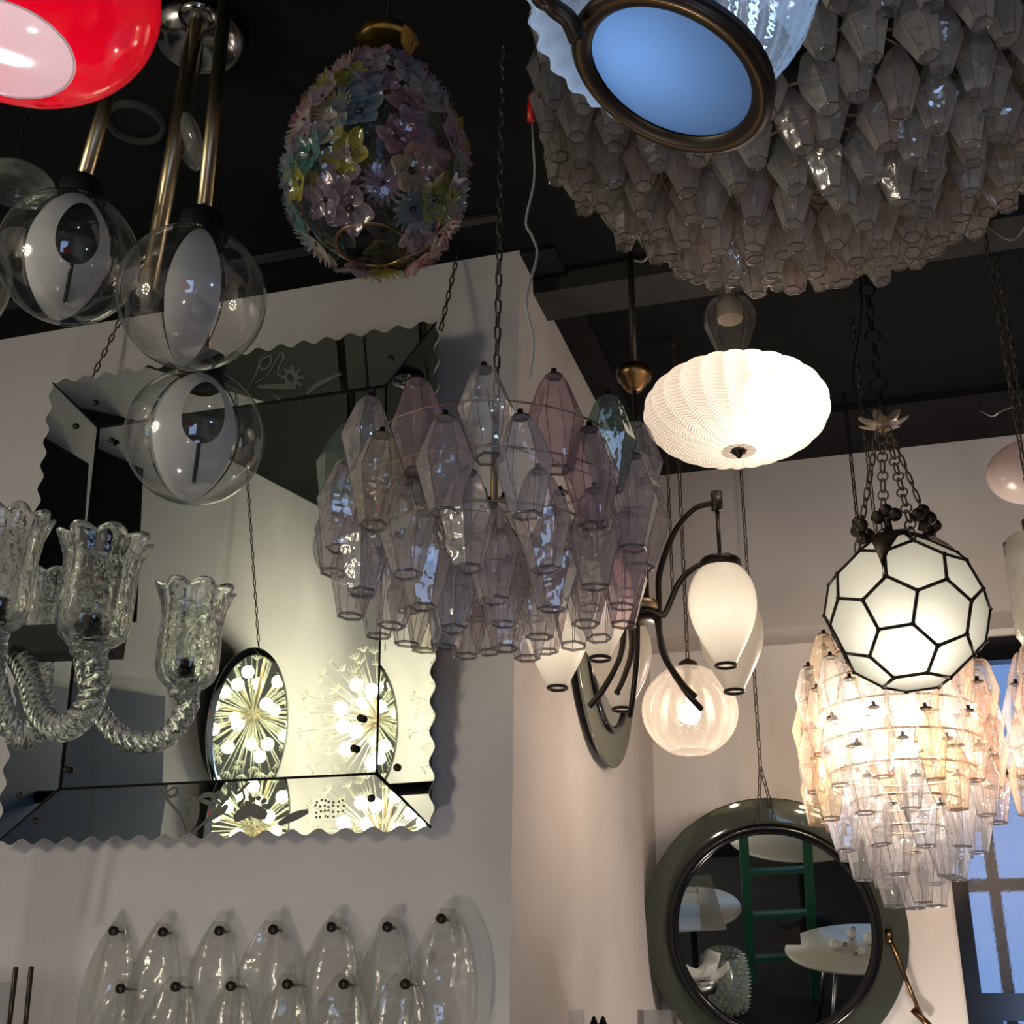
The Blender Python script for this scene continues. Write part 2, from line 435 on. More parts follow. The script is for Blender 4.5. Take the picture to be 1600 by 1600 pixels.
def hang_prisms(root, items, L, caps=True, wr=.257):
    """items: (pos world, key, rotz, tilt(x,y)); every piece is a part, its metal cap a sub-part"""
    base = Vector(root['_o'])
    for pos, key, rz, tx, ty in items:
        k = (key, L, wr)
        if k not in PROTO:
            o = prism_mb(L, wr).build('glass_prism', list(POL[key]), root, local=True); PROTO[k] = o
        else:
            o = PROTO[k].copy(); C.objects.link(o); o.parent = root
        o.location = Vector(pos) - base; o.rotation_euler = (tx, ty, rz)
        if caps:
            kc = ('cap', L)
            if kc not in PROTO:
                c = cap_mb(L).build('cap', 'bronze', o, local=True); PROTO[kc] = c
            else:
                c = PROTO[kc].copy(); C.objects.link(c); c.parent = o
            c.location = (0, 0, 0)

def chandelier_rings(center, rings, keys, phase=0.0, jit=.006, tl=.05):
    out = []
    for R, z, n, ph in rings:
        for k in range(n):
            a = ph + phase + 2 * PI * k / n
            r = R + random.uniform(-jit, jit)
            p = Vector((center.x + r * math.cos(a), center.y + r * math.sin(a), center.z + z + random.uniform(-jit, jit)))
            out.append((p, random.choice(keys), a + random.uniform(-.3, .3), -math.sin(a) * .05 + random.uniform(-tl, tl), math.cos(a) * .05 + random.uniform(-tl, tl)))
    return out

def frame_rings(center, rings, top, w=.004):
    b = MB(); s = {}
    for R, z, n, ph in rings:
        if R > .03: b.torus((center.x, center.y, center.z + z - .05), max(R - .035, .01), w, seg=28, ts=6)
        for k in range(3 if R > .1 and (R, z, n, ph) in (rings[0], rings[len(rings) // 2]) else 0):
            a = PI / 4 + k * 2 * PI / 3
            b.tube([(center.x, center.y, center.z + z + .0), (center.x + (R - .02) * math.cos(a), center.y + (R - .02) * math.sin(a), center.z + z - .03)], w, 6)
    zl = min(r[1] for r in rings)
    b.tube([(center.x, center.y, center.z + zl + .02), (center.x, center.y, top)], .009, 8)
    return b

# --- purple chandelier in the middle
L1 = .205
KEYS1 = ['lilac', 'lilac', 'purple', 'clear', 'clear', 'bluish', 'lilac', 'clear', 'amber', 'clear']
c = P(775, 632, 2.80); cz = c.z
root = thing('prism_chandelier', 'purple and clear glass prism chandelier hanging on a chain before the wall corner', 'chandelier', c)
rg = [(.325, -.125, 14, .02), (.338, -.235, 14, .02 + PI / 14), (.295, -.335, 13, .02), (.205, -.37, 9, .1), (.10, -.385, 5, .3)]
random.seed(11)
items = chandelier_rings(c + Vector((0, 0, .03)), rg, KEYS1)
def px_of(p):
    d = p - CAM; x = right.dot(d); y = down.dot(d); z = fwd.dot(d); return 800 + F * x / z, 800 + F * y / z, z
for tx_, ty_, key_ in [(555, 650, 'green'), (578, 690, 'amber'), (942, 640, 'green'), (843, 600, 'purple'), (627, 610, 'purple'), (723, 590, 'clear'), (785, 650, 'bluish')]:
    kk = min(range(len(items)), key=lambda i: (px_of(items[i][0])[0] - tx_) ** 2 + (px_of(items[i][0])[1] - ty_) ** 2 + 4e4 * max(0, px_of(items[i][0])[2] - 2.85))
    it_ = items[kk]; items[kk] = (it_[0], key_) + it_[2:]
hang_prisms(root, items, L1, wr=.285)
frame_rings(c + Vector((0, 0, .03)), rg, c.z + .02, .0022).build('metal_frame', 'brassd', root)
MB().chain((c.x, c.y, c.z + .02), (c.x, c.y, CEIL), .043, .02, .003).build('chain', 'chain', root)
wp = [P(828, 590, 2.75), P(833, 530, 2.75), P(822, 470, 2.75), P(839, 400, 2.8), P(832, 370, 2.85), P(822, 345, 2.9), P(835, 280, 2.95), P(833, 215, 3.0), on_z(830, 160, CEIL)]
MB().tube(bez(wp, 8), .0035, 6).build('cable', 'wire', root)
MB().tube([P(831, 150, 3.08), P(830, 188, 3.05)], .011, 8).build('cable_connector', 'red_plastic', root)['label'] = 'red cable connector'

# --- large smoky prism chandelier, upper right
L2 = .148
c = P(1275, 150, 2.72); c.z = 3.83
root = thing('prism_chandelier', 'huge drum chandelier of smoky clear glass prisms under the black ceiling', 'chandelier', c)
random.seed(5)
rg2 = [(.60, .0, 44, 0), (.605, -.075, 44, .07), (.60, -.15, 44, 0), (.59, -.225, 44, .07), (.53, -.30, 38, .0), (.46, -.35, 33, .05), (.39, -.40, 28, 0), (.31, -.44, 22, .1), (.23, -.47, 17, 0), (.15, -.50, 11, .1), (.07, -.52, 5, 0)]
items = chandelier_rings(c, rg2, ['smoky', 'smokyc', 'smokyb', 'smoky'], 0.03, .014, .16)
def px_of(p):
    d = p - CAM; x = right.dot(d); y = down.dot(d); z = fwd.dot(d); return 800 + F * x / z, 800 + F * y / z, z
vis = []
for it in items:
    q = px_of(it[0] + Vector((0, 0, -L2 / 2)))
    s = -q[2]
    if not (-20 < q[0] < 1620 and q[1] > 0): s -= 50
    vis.append((s - (0 if (it[0] - c).xy.length > .3 or it[0].y > c.y else .0), it))
# the outer and lowest rows show most: nearest to the eye by angular size and not behind others
random.seed(3)
low = [it for it in items if it[0].z < c.z - .27]
rest = [it for it in items if it[0].z >= c.z - .27]
far = sorted(rest, key=lambda it: -px_of(it[0])[1])
pick = (low + far)[:0]
inview = [it for it in items if px_of(it[0] - Vector((0, 0, L2)))[1] > -10 and px_of(it[0])[0] < 1640]
inview.sort(key=lambda it: it[0].z)
parts = inview[:100]; ids = set(id(x) for x in parts)
hang_prisms(root, parts, L2, caps=False, wr=.30)
mm = MB(); k = 0
pb = prism_mb(L2, .30)
for it in items:
    if id(it) in ids: continue
    R3 = Matrix.Rotation(it[2], 3, 'Z'); T3 = Matrix.Rotation(it[4], 3, 'Y') @ Matrix.Rotation(it[3], 3, 'X')
    o0 = len(mm.v)
    mm.v += [it[0] + T3 @ (R3 @ v) for v in pb.v]
    for f, mi in zip(pb.f, pb.mi): mm.f.append([i + o0 for i in f]); mm.mi.append(mi); mm.sm.append(False)
o = mm.build('glass_prisms', list(POL['smoky']), root); o['kind'] = 'stuff'
fr = frame_rings(c, rg2, CEIL)
fr.build('metal_frame', 'brassd', root)
BIGC = c.copy()

# --- lit honey prism chandelier before the window
L3 = .205
c = P(1388, 1005, 3.95)
c.z += .0
root = thing('prism_chandelier', 'lit rose and honey glass prism chandelier tapering down beside the dark window', 'chandelier', c)
random.seed(21)
rg3 = [(.215, .02, 9, .1), (.265, -.09, 12, .3), (.275, -.18, 12, .3 + PI / 12), (.275, -.28, 12, .3), (.255, -.37, 12, .3 + PI / 12), (.20, -.46, 9, 0), (.14, -.54, 6, .2), (.06, -.61, 4, .2)]
items = chandelier_rings(c, rg3, ['rose', 'honey', 'crystal', 'crystal', 'rose'])
items = [(p, (random.choice(['clear', 'crystal', 'clear', 'bluish']) if p.z < c.z - .40 else k), r, a, b2) for p, k, r, a, b2 in items]
hang_prisms(root, items, L3)
frame_rings(c, rg3, c.z + .12).build('metal_frame', 'brassd', root)
for k in range(6):
    a = k * PI / 3 + .2
    q = c + Vector((-.03 + .085 * math.cos(a), .085 * math.sin(a), -.24 - .12 * (k % 2)))
    MB().sphere(q, .03, 12, 8).tube([q + Vector((0, 0, .03)), q + Vector((0, 0, .07))], .014, 8, 1).build('bulb', ['bulb', 'ivory'], root)
MB().chain(c + Vector((0, 0, .12)), up(c), .04, .018, .0025).build('chain', 'chain', root)
HONEY = c.copy()
# --- second lit one cut by the right edge
c = P(1700, 1010, 3.95)
root = thing('prism_chandelier', 'lit rose glass prism chandelier cut off by the edge of view, before the window panes', 'chandelier', c)
random.seed(22)
rg4 = [(.20, .0, 9, .1), (.24, -.11, 11, .3), (.25, -.22, 11, .3 + PI / 11), (.24, -.33, 11, .3), (.19, -.43, 8, .1), (.12, -.52, 5, .2)]
hang_prisms(root, chandelier_rings(c, rg4, ['rose', 'honey', 'rose', 'crystal']), L3)
frame_rings(c, rg4, c.z + .12).build('metal_frame', 'brassd', root)
for k in range(4):
    a = k * PI / 2 + .4
    q = c + Vector((.11 * math.cos(a), .11 * math.sin(a), -.32))
    MB().sphere(q, .03, 12, 8).tube([q + Vector((0, 0, .03)), q + Vector((0, 0, .07))], .014, 8, 1).build('bulb', ['bulb', 'ivory'], root)
MB().chain(c + Vector((0, 0, .12)), up(c), .04, .018, .0025).build('chain', 'chain', root)

# ------------------------------------------------------------------ red pendant, top left
c = P(40, 60, 1.4)
ro = .077; Rr = .158
root = thing('red_pendant_lamp', 'glossy red glass pendant lamp with white inside and an open bottom', 'lamp', c)
zb = on_z  # opening plane height
oc = P(4, 78, 1.34)
prof_o = []; zc0 = .105
for i in range(25):
    a = -math.acos(min(1, ro / Rr)) + (math.acos(min(1, ro / Rr)) + PI / 2 * .86) * i / 24
    prof_o.append((Rr * math.cos(a), zc0 * math.sin(a)))
zmin = prof_o[0][1]; o0 = Vector((oc.x, oc.y, oc.z - zmin))
MB().lathe(prof_o, 64, o0).build('shade', 'red_glass', root)
MB().lathe([(r - .004, z * .96) for r, z in prof_o], 64, o0).build('shade_lining', 'white_glass', root)['label'] = 'white inner glass'
MB().torus(o0 + Vector((0, 0, zmin)), ro - .002, .0014, seg=64, ts=6).build('rim', 'white_glass', root)
MB().lathe([(.04, .098), (.045, .12), (.03, .15), (.006, .17)], 24, o0).tube([o0 + Vector((0, 0, .165)), up(o0)], .004, 8).build('cord', 'black', root)
MB().tube([o0 + Vector((0, 0, .1)), o0 + Vector((0, 0, .045))], .018, 12).sphere(o0 + Vector((0, 0, .02)), .024, 16, 10, 1).build('bulb', ['ivory', 'bulbr'], root)


# ------------------------------------------------------------------ blue-lit glass bowl lamp, top centre right
dc = P(1048, 116, 1.6)
root = thing('glass_bowl_lamp', 'swirl-ribbed clear glass bowl lamp with bronze ring and pale blue round lens', 'lamp', dc)
bc = P(1048, -18, 1.64)
vw_ = (CAM - dc).normalized(); e1 = (right - vw_ * right.dot(vw_)).normalized(); e2 = (down - vw_ * down.dot(vw_)); e2 = (e2 - e1 * e2.dot(e1)).normalized()
nl = (e1 * -.36 + e2 * .70 + vw_ * .615).normalized(); frl = frame(-nl)
prof = []
for i in range(36):
    a = -1.25 + (1.25 + 1.2) * i / 35
    prof.append((.193 * math.cos(a), .165 * math.sin(a)))
def sw(a, z): return 1 + .028 * math.cos(26 * (a + z * 4.2))
bw = MB().lathe(prof, 180, bc, rad=sw)
def lens_ok(q):
    d = q - dc; h = d.dot(nl); rad_ = (d - nl * h).length
    return h < -.004 and not (rad_ < .125 and h > -.11)
keep = [i for i, f in enumerate(bw.f) if all(lens_ok(bw.v[k]) for k in f)]   # bowl is cut off at the lens
bw.f = [bw.f[i] for i in keep]; bw.mi = [bw.mi[i] for i in keep]; bw.sm = [bw.sm[i] for i in keep]
bw.build('bowl', 'blueglass', root)
MB().torus(dc, .130, .0105, frl, seg=64, ts=12).lathe([(.114, .014), (.140, .014), (.143, -.004), (.136, -.010), (.120, -.010), (.113, -.002)], 64, dc, frl, mi=1).build('lens_ring', ['bronzeb', 'bronze'], root)
MB().lathe([(.116, .004), (.06, .0), (.0005, -.002)], 48, dc, frl).build('lens', 'frost', root)
yk = [dc + frl @ Vector((-.13, .02, .01)), P(888, 30, 1.56), P(862, 8, 1.56), P(845, -30, 1.58), P(930, -190, 1.72)]
yk[0] = P(903, 62, 1.57)
MB().tube(bez(yk, 8), .012, 10).build('bracket', 'bronze', root)
MB().lathe([(.07, .155), (.075, .17), (.05, .20), (.012, .22)], 32, bc).tube([bc + Vector((0, 0, .21)), up(bc)], .008, 10).build('stem', 'bronzeb', root)
point_light('bowl_fill_light', bc + Vector((0, 0, .0)), 1.7, (.42, .62, .95), .035)  # added cool light, stands in for blue daylight reflected by the lens

# ------------------------------------------------------------------ flower egg lantern
c = P(591, 246, 2.43)
root = thing('flower_egg_lantern', 'egg-shaped glass lantern covered in pastel glass flowers with gold collar', 'lantern', c)
ea, ec = .155, .225
def egg_r(t):  # t -1 bottom .. 1 top
    return ea * math.sqrt(max(0, 1 - t * t)) * (1 - .24 * t)
prof = [(egg_r(t), ec * t) for t in [-.93 + (1.86) * i / 30 for i in range(31)]]
MB().lathe(prof, 48, c).build('glass_body', 'egg', root)
zb_ = -.93 * ec
MB().torus(c + Vector((0, 0, zb_)), prof[0][0], .0035, seg=40, ts=8).build('bottom_rim', 'bronzeb', root)
zt = .93 * ec
MB().lathe([(.062, zt - .012), (.066, zt - .004), (.058, zt + .004), (.060, zt + .080), (.068, zt + .088), (.060, zt + .10), (.02, zt + .105), (.004, zt + .112)], 32, c).build('collar', 'gold', root)
MB().tube([c + Vector((0, 0, zt + .09)), up(c)], .004, 8).build('cord', 'black', root)
fl_cols = {'pink': (.60, .34, .38), 'mauve': (.48, .38, .46), 'yellow': (.62, .56, .10), 'teal': (.16, .36, .34), 'white': (.62, .58, .56), 'blue': (.26, .36, .44), 'cream': (.58, .48, .34), 'rose': (.62, .16, .28), 'olive': (.40, .42, .08)}
for k, v in fl_cols.items():
    M_['fl_' + k] = thin_glass('flower_glass_' + k, tuple(min(1, x * 1.0 + .2) for x in v), v, .42, v, .06, .05, bump=(80., .4, .004))
def flower_mesh(kind, key):
    b = MB(); R = .034
    if kind == 0:
        n = 5
        for k in range(n):
            a = 2 * PI * k / n; rows = []
            for i in range(6):
                t = i / 5; rr = .006 + R * t; wd = R * .42 * math.sin(PI * (.12 + .80 * t)) + .001
                rows.append([Vector((rr * math.cos(a) - s * wd * math.sin(a), rr * math.sin(a) + s * wd * math.cos(a), .006 + .010 * t * t + .004 * abs(s))) for s in (-1, -.5, 0, .5, 1)])
            b.grid(rows, False)
    else:
        n = 18
        for k in range(n):
            a = 2 * PI * k / n; rows = []
            for i in range(4):
                t = i / 3; rr = .005 + R * 1.02 * t; wd = .0045 * math.sin(PI * (.2 + .7 * t))
                rows.append([Vector((rr * math.cos(a) - s * wd * math.sin(a), rr * math.sin(a) + s * wd * math.cos(a), .005 + .012 * t * t)) for s in (-1, 0, 1)])
            b.grid(rows, False)
    b.sphere((0, 0, .006), .005, 8, 6, 1)
    return b
FP = {}
random.seed(4); NF = 98
for i in range(NF):
    t = -.90 + 1.66 * (i + .5) / NF
    a = i * 2.39996 + random.uniform(-.15, .15)
    r = egg_r(t) + .003
    dt = .02; dr = (egg_r(t + dt) - egg_r(t - dt)) / (2 * dt * ec)
    nrm = Vector((math.cos(a), math.sin(a), -dr)).normalized()
    key = random.choice(['pink', 'mauve', 'yellow', 'teal', 'white', 'blue', 'cream', 'pink', 'mauve', 'olive', 'white', 'rose', 'mauve', 'blue'])
    kind = 1 if random.random() < .3 else 0
    k = (kind, key)
    if k not in FP:
        o = flower_mesh(kind, key).build('glass_flower', ['fl_' + key, 'bronze'], root, local=True)
        FP[k] = o
    else:
        o = FP[k].copy(); C.objects.link(o); o.parent = root
    o.matrix_local = Matrix.Translation(Vector((r * math.cos(a), r * math.sin(a), ec * t))) @ frame(nrm).to_4x4() @ Matrix.Rotation(random.uniform(0, 6), 4, 'Z') @ Matrix.Scale(random.uniform(1.0, 1.32), 4)

# ------------------------------------------------------------------ globes with white swirl
RG = .158
def swirl_patch(c, d_front, rad, style):
    """white glass drawn into the globe wall: leaf shape, with an oval window for style 'window'"""
    fr = frame(d_front, Vector((0, 0, 1)))  # local x ~ up, z = outwards
    # local coords: u right (-y), v up (x)
    def sp(u, v, r):
        q = Vector((v, -u, 0)); l = q.length
        if l > .985: q *= .985 / l
        return c + fr @ (Vector((q.x, q.y, math.sqrt(max(0, 1 - q.x ** 2 - q.y ** 2)))) * r)
    wb = MB(); sb = MB(); n = 72
    def outer(a, k=1.0):
        v = .93 * math.sin(a); u = (.56 + .06 * math.sin(a)) * math.cos(a) * (1 - .25 * v * v) * k
        return u - .02, v
    if style == 'window':
        def inner(a): return (.07 + .29 * math.cos(a) * (1 - .12 * math.sin(a)), .36 + .44 * math.sin(a))
        rows = []
        for i in range(7):
            t = i / 6
            row = []
            for j in range(n):
                a = 2 * PI * j / n; o = outer(a); q = inner(a)
                row.append(sp(q[0] + (o[0] - q[0]) * t, q[1] + (o[1] - q[1]) * t, rad * .985))
            rows.append(row)
        wb.grid(rows, True)
        sb.tube([sp(.06, -.08 - .55 * i / 12, rad * .99) for i in range(13)], [.005] * 13, 8)
    else:
        rows = []
        for i in range(8):
            t = i / 7
            rows.append([sp(outer(2 * PI * j / n, .62)[0] * t + .02, outer(2 * PI * j / n)[1] * t, rad * .985) for j in range(n)])
        wb.grid(rows, True)
    for sgn in (-1, 1):
        rows = []
        for i in range(25):
            a = PI / 2 + sgn * (-.1 - 2.7 * i / 24)
            o = outer(a, 1.0 if style == 'window' else .62)
            rows.append([sp(o[0] * k + (.0 if style == 'window' else .03), o[1] * (1 + (k - 1) * .2), rad * .99) for k in (1.06, 1.09, 1.12)])
        sb.grid(rows, False)
    return wb, sb
def add_globe(root, px, py, rpx, style, front=None, cap=True, top_tube=None):
    zc = RG * F / rpx; c = P(px, py, zc)
    g = MB().sphere(c, RG, 48, 28).build('glass_globe', 'globe', root)
    d = front if front else (CAM - c)
    wb, sb = swirl_patch(c, d, RG, style)
    wb.build('white_swirl', 'swirl', g)['label'] = 'milky white swirl in the glass'
    sb.build('smoky_swirl', 'swirl_edge', g)
    t = MB().lathe([(.050, RG - .022), (.050, RG + .035), (.046, RG + .052), (.02, RG + .056)], 28, c, cap0=True)
    t.torus(c + Vector((0, 0, RG - .03)), .035, .004, seg=24, ts=6)
    t.build('socket', 'black', root)
    return c
cc = on_z(313, 44, CEIL); cc.z = CEIL
root = thing('globe_chandelier', 'chrome ceiling canopy with brass tubes carrying two clear glass globes with white swirls', 'chandelier', cc)
MB().lathe([(.03, -.088), (.06, -.086), (.095, -.074), (.122, -.045), (.128, -.018), (.118, .0)], 48, cc, cap0=True).build('canopy', 'chrome', root)
e0 = P(302, 82, 2.98)
MB().lathe([(.047, .0), (.05, -.012), (.03, -.02)], 24, Vector((e0.x, e0.y, CEIL - .080)), cap1=True).build('canopy_boss', 'chrome', root)
g2 = add_globe(root, 300, 465, 115, 'leaf')
g3 = add_globe(root, 305, 683, 108, 'window')
def tubefrom(p, top, r, root, mat='brass'):
    MB().tube([p, top], r, 16).build('tube', mat, root)
tubefrom(g2 + Vector((0, 0, RG + .05)), Vector((g2.x - .01, g2.y - .02, CEIL - .03)), .0165, root)
tubefrom(g3 + Vector((0, 0, RG + .05)), on_z(341, 92, CEIL - .04), .010, root)
q = P(229, 462, 2.98); q1 = Vector((e0.x, e0.y, CEIL - .05))
tubefrom(q, q1, .021, root)
d_ = (q1 - q).normalized()
MB().tube([q + d_ * .01, q - d_ * .035], .026, 18).build('socket', 'black', root)
# single globe pendant left
cz_ = RG * F / 107; c1 = P(107, 402, cz_)
root = thing('globe_pendant', 'clear glass globe pendant with white swirl on a short brass tube, below the red lamp', 'pendant lamp', up(c1))
g1 = add_globe(root, 107, 402, 107, 'window')
tp = Vector((g1.x + .035, g1.y + .02, CEIL - .02))
tubefrom(g1 + Vector((0, 0, RG + .05)), tp, .0175, root)
MB().lathe([(.02, -.05), (.06, -.04), (.075, -.01), (.07, 0)], 32, up(tp), cap0=True).build('canopy', 'chrome', root)
c4 = P(-92, 430, 2.9)
root = thing('globe_pendant', 'clear glass globe pendant mostly cut off by the picture edge', 'pendant lamp', up(c4))
MB().sphere(c4, .158, 48, 28).build('glass_globe', 'globe', root)
tubefrom(c4 + Vector((0, 0, .15)), up(c4) - Vector((0, 0, .01)), .0175, root)
MB().lathe([(.02, -.05), (.06, -.04), (.075, -.01), (.07, 0)], 32, up(c4), cap0=True).build('canopy', 'chrome', root)

# ------------------------------------------------------------------ ribbed glass shade on twisted chain (left edge) + recessed light
c = P(22, 300, 3.0)
root = thing('ribbed_glass_shade', 'small ribbed grey glass shade hanging by a twisted black chain', 'lamp', c)
def rb(a, z): return 1 + .02 * math.cos(z * 500)
prof = [(.10 * math.sin(PI * .5 * i / 24) + .002 * math.sin(i * 1.6), .075 * math.cos(PI * .5 * i / 24)) for i in range(25)]
MB().lathe([(r + .001, z) for r, z in prof], 40, c, fr=frame(Vector((.1, -.2, 1)))).build('shade', 'ribbed', root)
p1 = c + Vector((.0, -.01, .07))
MB().chain(p1, up(p1), .03, .014, .0025).build('chain', 'black', root)
q = on_z(212, 188, CEIL)
root = thing('recessed_ceiling_light', 'round dark recessed ceiling light with grey rim between brass tubes', 'ceiling light', q)
MB().lathe([(.070, .0), (.072, -.02), (.082, -.022), (.086, .0)], 40, q).build('rim', 'steel' if False else 'beam', root)
MB().lathe([(.0005, -.004), (.071, -.004)], 40, q).build('lens', 'black', root)
# grey glass disc hanging between the brass tubes
dq = P(296, 220, 3.05)
root = thing('glass_disc_pendant', 'small oval grey glass disc hanging between the two brass tubes', 'pendant', dq)
MB().sphere(dq, .075, 28, 14, sc_=(.38, 1.0, 1.0), fr=Matrix.Rotation(-.5, 3, 'Y') @ Matrix.Rotation(.5, 3, 'Z')).build('glass_disc', 'ribbed', root)
MB().tube([dq + Vector((0, 0, .07)), up(dq)], .003, 6).build('cord', 'black', root)

# ------------------------------------------------------------------ ribbed pumpkin pendant, lit
c = P(1150, 642, 3.3)
root = thing('ribbed_pumpkin_pendant', 'bright lit flattened pendant of ribbed pressed glass with a clear urn-shaped stem', 'pendant lamp', c)
pa, pc = .247, .118
def rbp(a, z):
    w_ = abs(((a * 24 / (2 * PI)) % 1) - .5) * 2
    return 1 + .05 * math.sin(PI * .5 * (1 - w_)) - .035
prof = [(max(.012, pa * math.sin(PI * (.045 + .91 * i / 110)) ** .85), -pc * math.cos(PI * (.045 + .91 * i / 110)) * (1.05 if i < 55 else 1.0)) for i in range(111)]
MB().lathe(prof, 288, c, rad=rbp).build('glass_shade', 'pumpkin', root)
zb_ = prof[0][1]
MB().lathe([(.0005, zb_ - .022), (.006, zb_ - .016), (.012, zb_ - .006), (.020, zb_ - .002), (.018, zb_ + .006)], 18, c, rad=lambda a, z: 1 + .15 * math.cos(8 * a)).build('finial', 'bronze', root)
bq = c + Vector((.075, -.04, .015))
MB().sphere(bq, .05, 16, 10, sc_=(1, 1, 1.2)).build('bulb', 'bulbp', root)
uz = pc - .005
MB().lathe([(.030, uz), (.034, uz + .05), (.050, uz + .10), (.070, uz + .155), (.073, uz + .19), (.058, uz + .225), (.03, uz + .24)], 48, c, rad=lambda a, z: 1 + .03 * math.cos(10 * a)).build('urn_stem', 'urn', root)
MB().lathe([(.035, uz + .175), (.032, uz + .225), (.015, uz + .25), (.008, uz + .26)], 20, c, rad=lambda a, z: 1 + .06 * math.cos(9 * a)).tube([c + Vector((0, 0, uz + .25)), up(c)], .007, 8).build('stem_cap', 'ivory', root)
PUMP = c.copy()

# ------------------------------------------------------------------ football lantern
c = P(1415, 957, 3.2); RS = .207
root = thing('geodesic_lantern', 'round leaded lantern of white hexagon and pentagon glass panels, lit', 'lantern', c)
phi = (1 + 5 ** .5) / 2
ico = []
for s1 in (-1, 1):
    for s2 in (-1, 1):
        ico += [Vector((0, s1, s2 * phi)), Vector((s1, s2 * phi, 0)), Vector((s2 * phi, 0, s1))]
edges = [(i, j) for i in range(12) for j in range(12) if i != j and abs((ico[i] - ico[j]).length - 2) < .01]
tv = {}
for i, j in edges: tv[(i, j)] = ico[i] + (ico[j] - ico[i]) / 3
penta = []
for i in range(12):
    nb_ = [j for a, j in edges if a == i]
    fr_ = frame(ico[i]); nb_.sort(key=lambda j: math.atan2((fr_.transposed() @ ico[j]).y, (fr_.transposed() @ ico[j]).x))
    penta.append([(i, j) for j in nb_])
hexa = []
for i in range(12):
    for j in range(i + 1, 12):
        for k in range(j + 1, 12):
            if (i, j) in tv and (j, k) in tv and (i, k) in tv: hexa.append([(i, j), (j, i), (j, k), (k, j), (k, i), (i, k)])
hc = [sum((tv[k] for k in h), Vector()) / 6 for h in hexa]
p0 = ico[0].normalized(); h0 = min(hc, key=lambda v: (v.normalized() - p0).length).normalized()
def camdir(u, v):
    return (right * u + down * v - fwd * math.sqrt(max(0, 1 - u * u - v * v))).normalized()
# pentagon face slightly above the middle, a hexagon straight under it
vw = (CAM - c).normalized()
ex = right; 
fx = (right - vw * right.dot(vw)).normalized(); fy = vw.cross(fx); fy = fy if fy.dot(down) > 0 else -fy
def loc_dir(u, v): return (fx * u + fy * v + vw * math.sqrt(max(0, 1 - u * u - v * v))).normalized()
d1 = loc_dir(-.17, -.11); d2 = loc_dir(-.04, .52)
A = frame(p0, h0); Bf = frame(d1, d2)
Rm = Bf @ A.transposed()
sc0 = RS / tv[(edges[0])].length
TV = {k: Rm @ (v * sc0) for k, v in tv.items()}
for f_ in penta + hexa:
    MB().add([c + TV[k] for k in f_], [tuple(range(len(f_)))], 0, False).build('glass_panel', 'opal_panel', root)
ld = MB(); done = set()
for f_ in penta + hexa:
    for a_, b_ in zip(f_, f_[1:] + f_[:1]):
        key = tuple(sorted((a_, b_)))
        if key in done: continue
        done.add(key); ld.tube([c + TV[a_] * 1.003, c + TV[b_] * 1.003], .0045, 8)
for k in TV: ld.sphere(c + TV[k] * 1.004, .0068, 8, 6)
ld.build('leading', 'bronze', root)
# crown: ring, trefoil finials, claws
cr = MB(); zr = RS * .93
cr.lathe([(.078, zr - .005), (.082, zr + .004), (.05, zr + .020), (.02, zr + .022)], 32, c)
for k in range(6):
    a = k * PI / 3 - PI / 2 - .22
    dv = Vector((math.cos(a), math.sin(a), 0))
    q = c + dv * .085 + Vector((0, 0, zr + .01)); sd = Vector((-math.sin(a), math.cos(a), 0))
    cr.tube([q, q + dv * .012 + Vector((0, 0, .03))], .010, 8)
    for off in (-.018, 0, .018): cr.sphere(q + dv * .014 + sd * off * 1.25 + Vector((0, 0, .052 if off == 0 else .036)), .0185, 10, 7)
    # leaf-shaped claw running down over the panels
    rows = []
    for i in range(9):
        t_ = i / 8; th = .30 + 1.14 * t_
        wdt = .040 * (1 - t_) ** 1.1 + .005 + .008 * math.sin(5 * t_)
        ctr = c + dv * (RS * 1.0 * math.sin(th) * 1.0) + Vector((0, 0, RS * math.cos(th)))
        nrm = (ctr - c).normalized()
        rows.append([ctr + sd * s * wdt + nrm * (.010 + .005 * (1 - abs(s))) for s in (-1, -.4, .4, 1)])
    if k % 2 == 0: cr.grid(rows, False)
cr.build('crown', 'bronze', root)
fc_ = P(1360, 562, 3.1)
fc_ = Vector((c.x, c.y, fc_.z))
for k in range(4):
    a = k * PI / 2 + .35
    q0 = c + Vector((.115 * math.cos(a), .115 * math.sin(a), zr - .03)); q1 = fc_ + Vector((.02 * math.cos(a), .02 * math.sin(a), -.03))
    ch = MB(); d = q1 - q0; n = 7
    for i in range(n):
        s0 = q0 + d * (i / n); s1 = q0 + d * ((i + .72) / n)
        ch.chain(s0, s1, .075, .022, .0026)
        ch.torus(q0 + d * ((i + .86) / n), .014, .0026, frame(d.cross(Vector((math.cos(a + 1), math.sin(a + 1), 0)))), 16, 6)
    ch.build('chain', 'chainw', root)
fm = MB()
for k in range(7):
    a = 2 * PI * k / 7; rows = []
    for i in range(6):
        t_ = i / 5; rr = .012 + .058 * t_; wd = .016 * math.sin(PI * (.2 + .68 * t_)) + .001
        rows.append([fc_ + Vector((rr * math.cos(a) - s * wd * math.sin(a), rr * math.sin(a) + s * wd * math.cos(a), -.012 + .02 * t_ * t_ + .004 * abs(s))) for s in (-1, 0, 1)])
    fm.grid(rows, False)
fm.lathe([(.004, -.03), (.02, -.02), (.022, .0), (.01, .02), (.004, .03)], 14, fc_)
fm.build('flower_canopy', 'fl_cream', root)['label'] = 'pink glass flower canopy'
ch = MB(); q0 = fc_ + Vector((0, 0, .02)); L = CEIL - q0.z; n = int(L / .075)
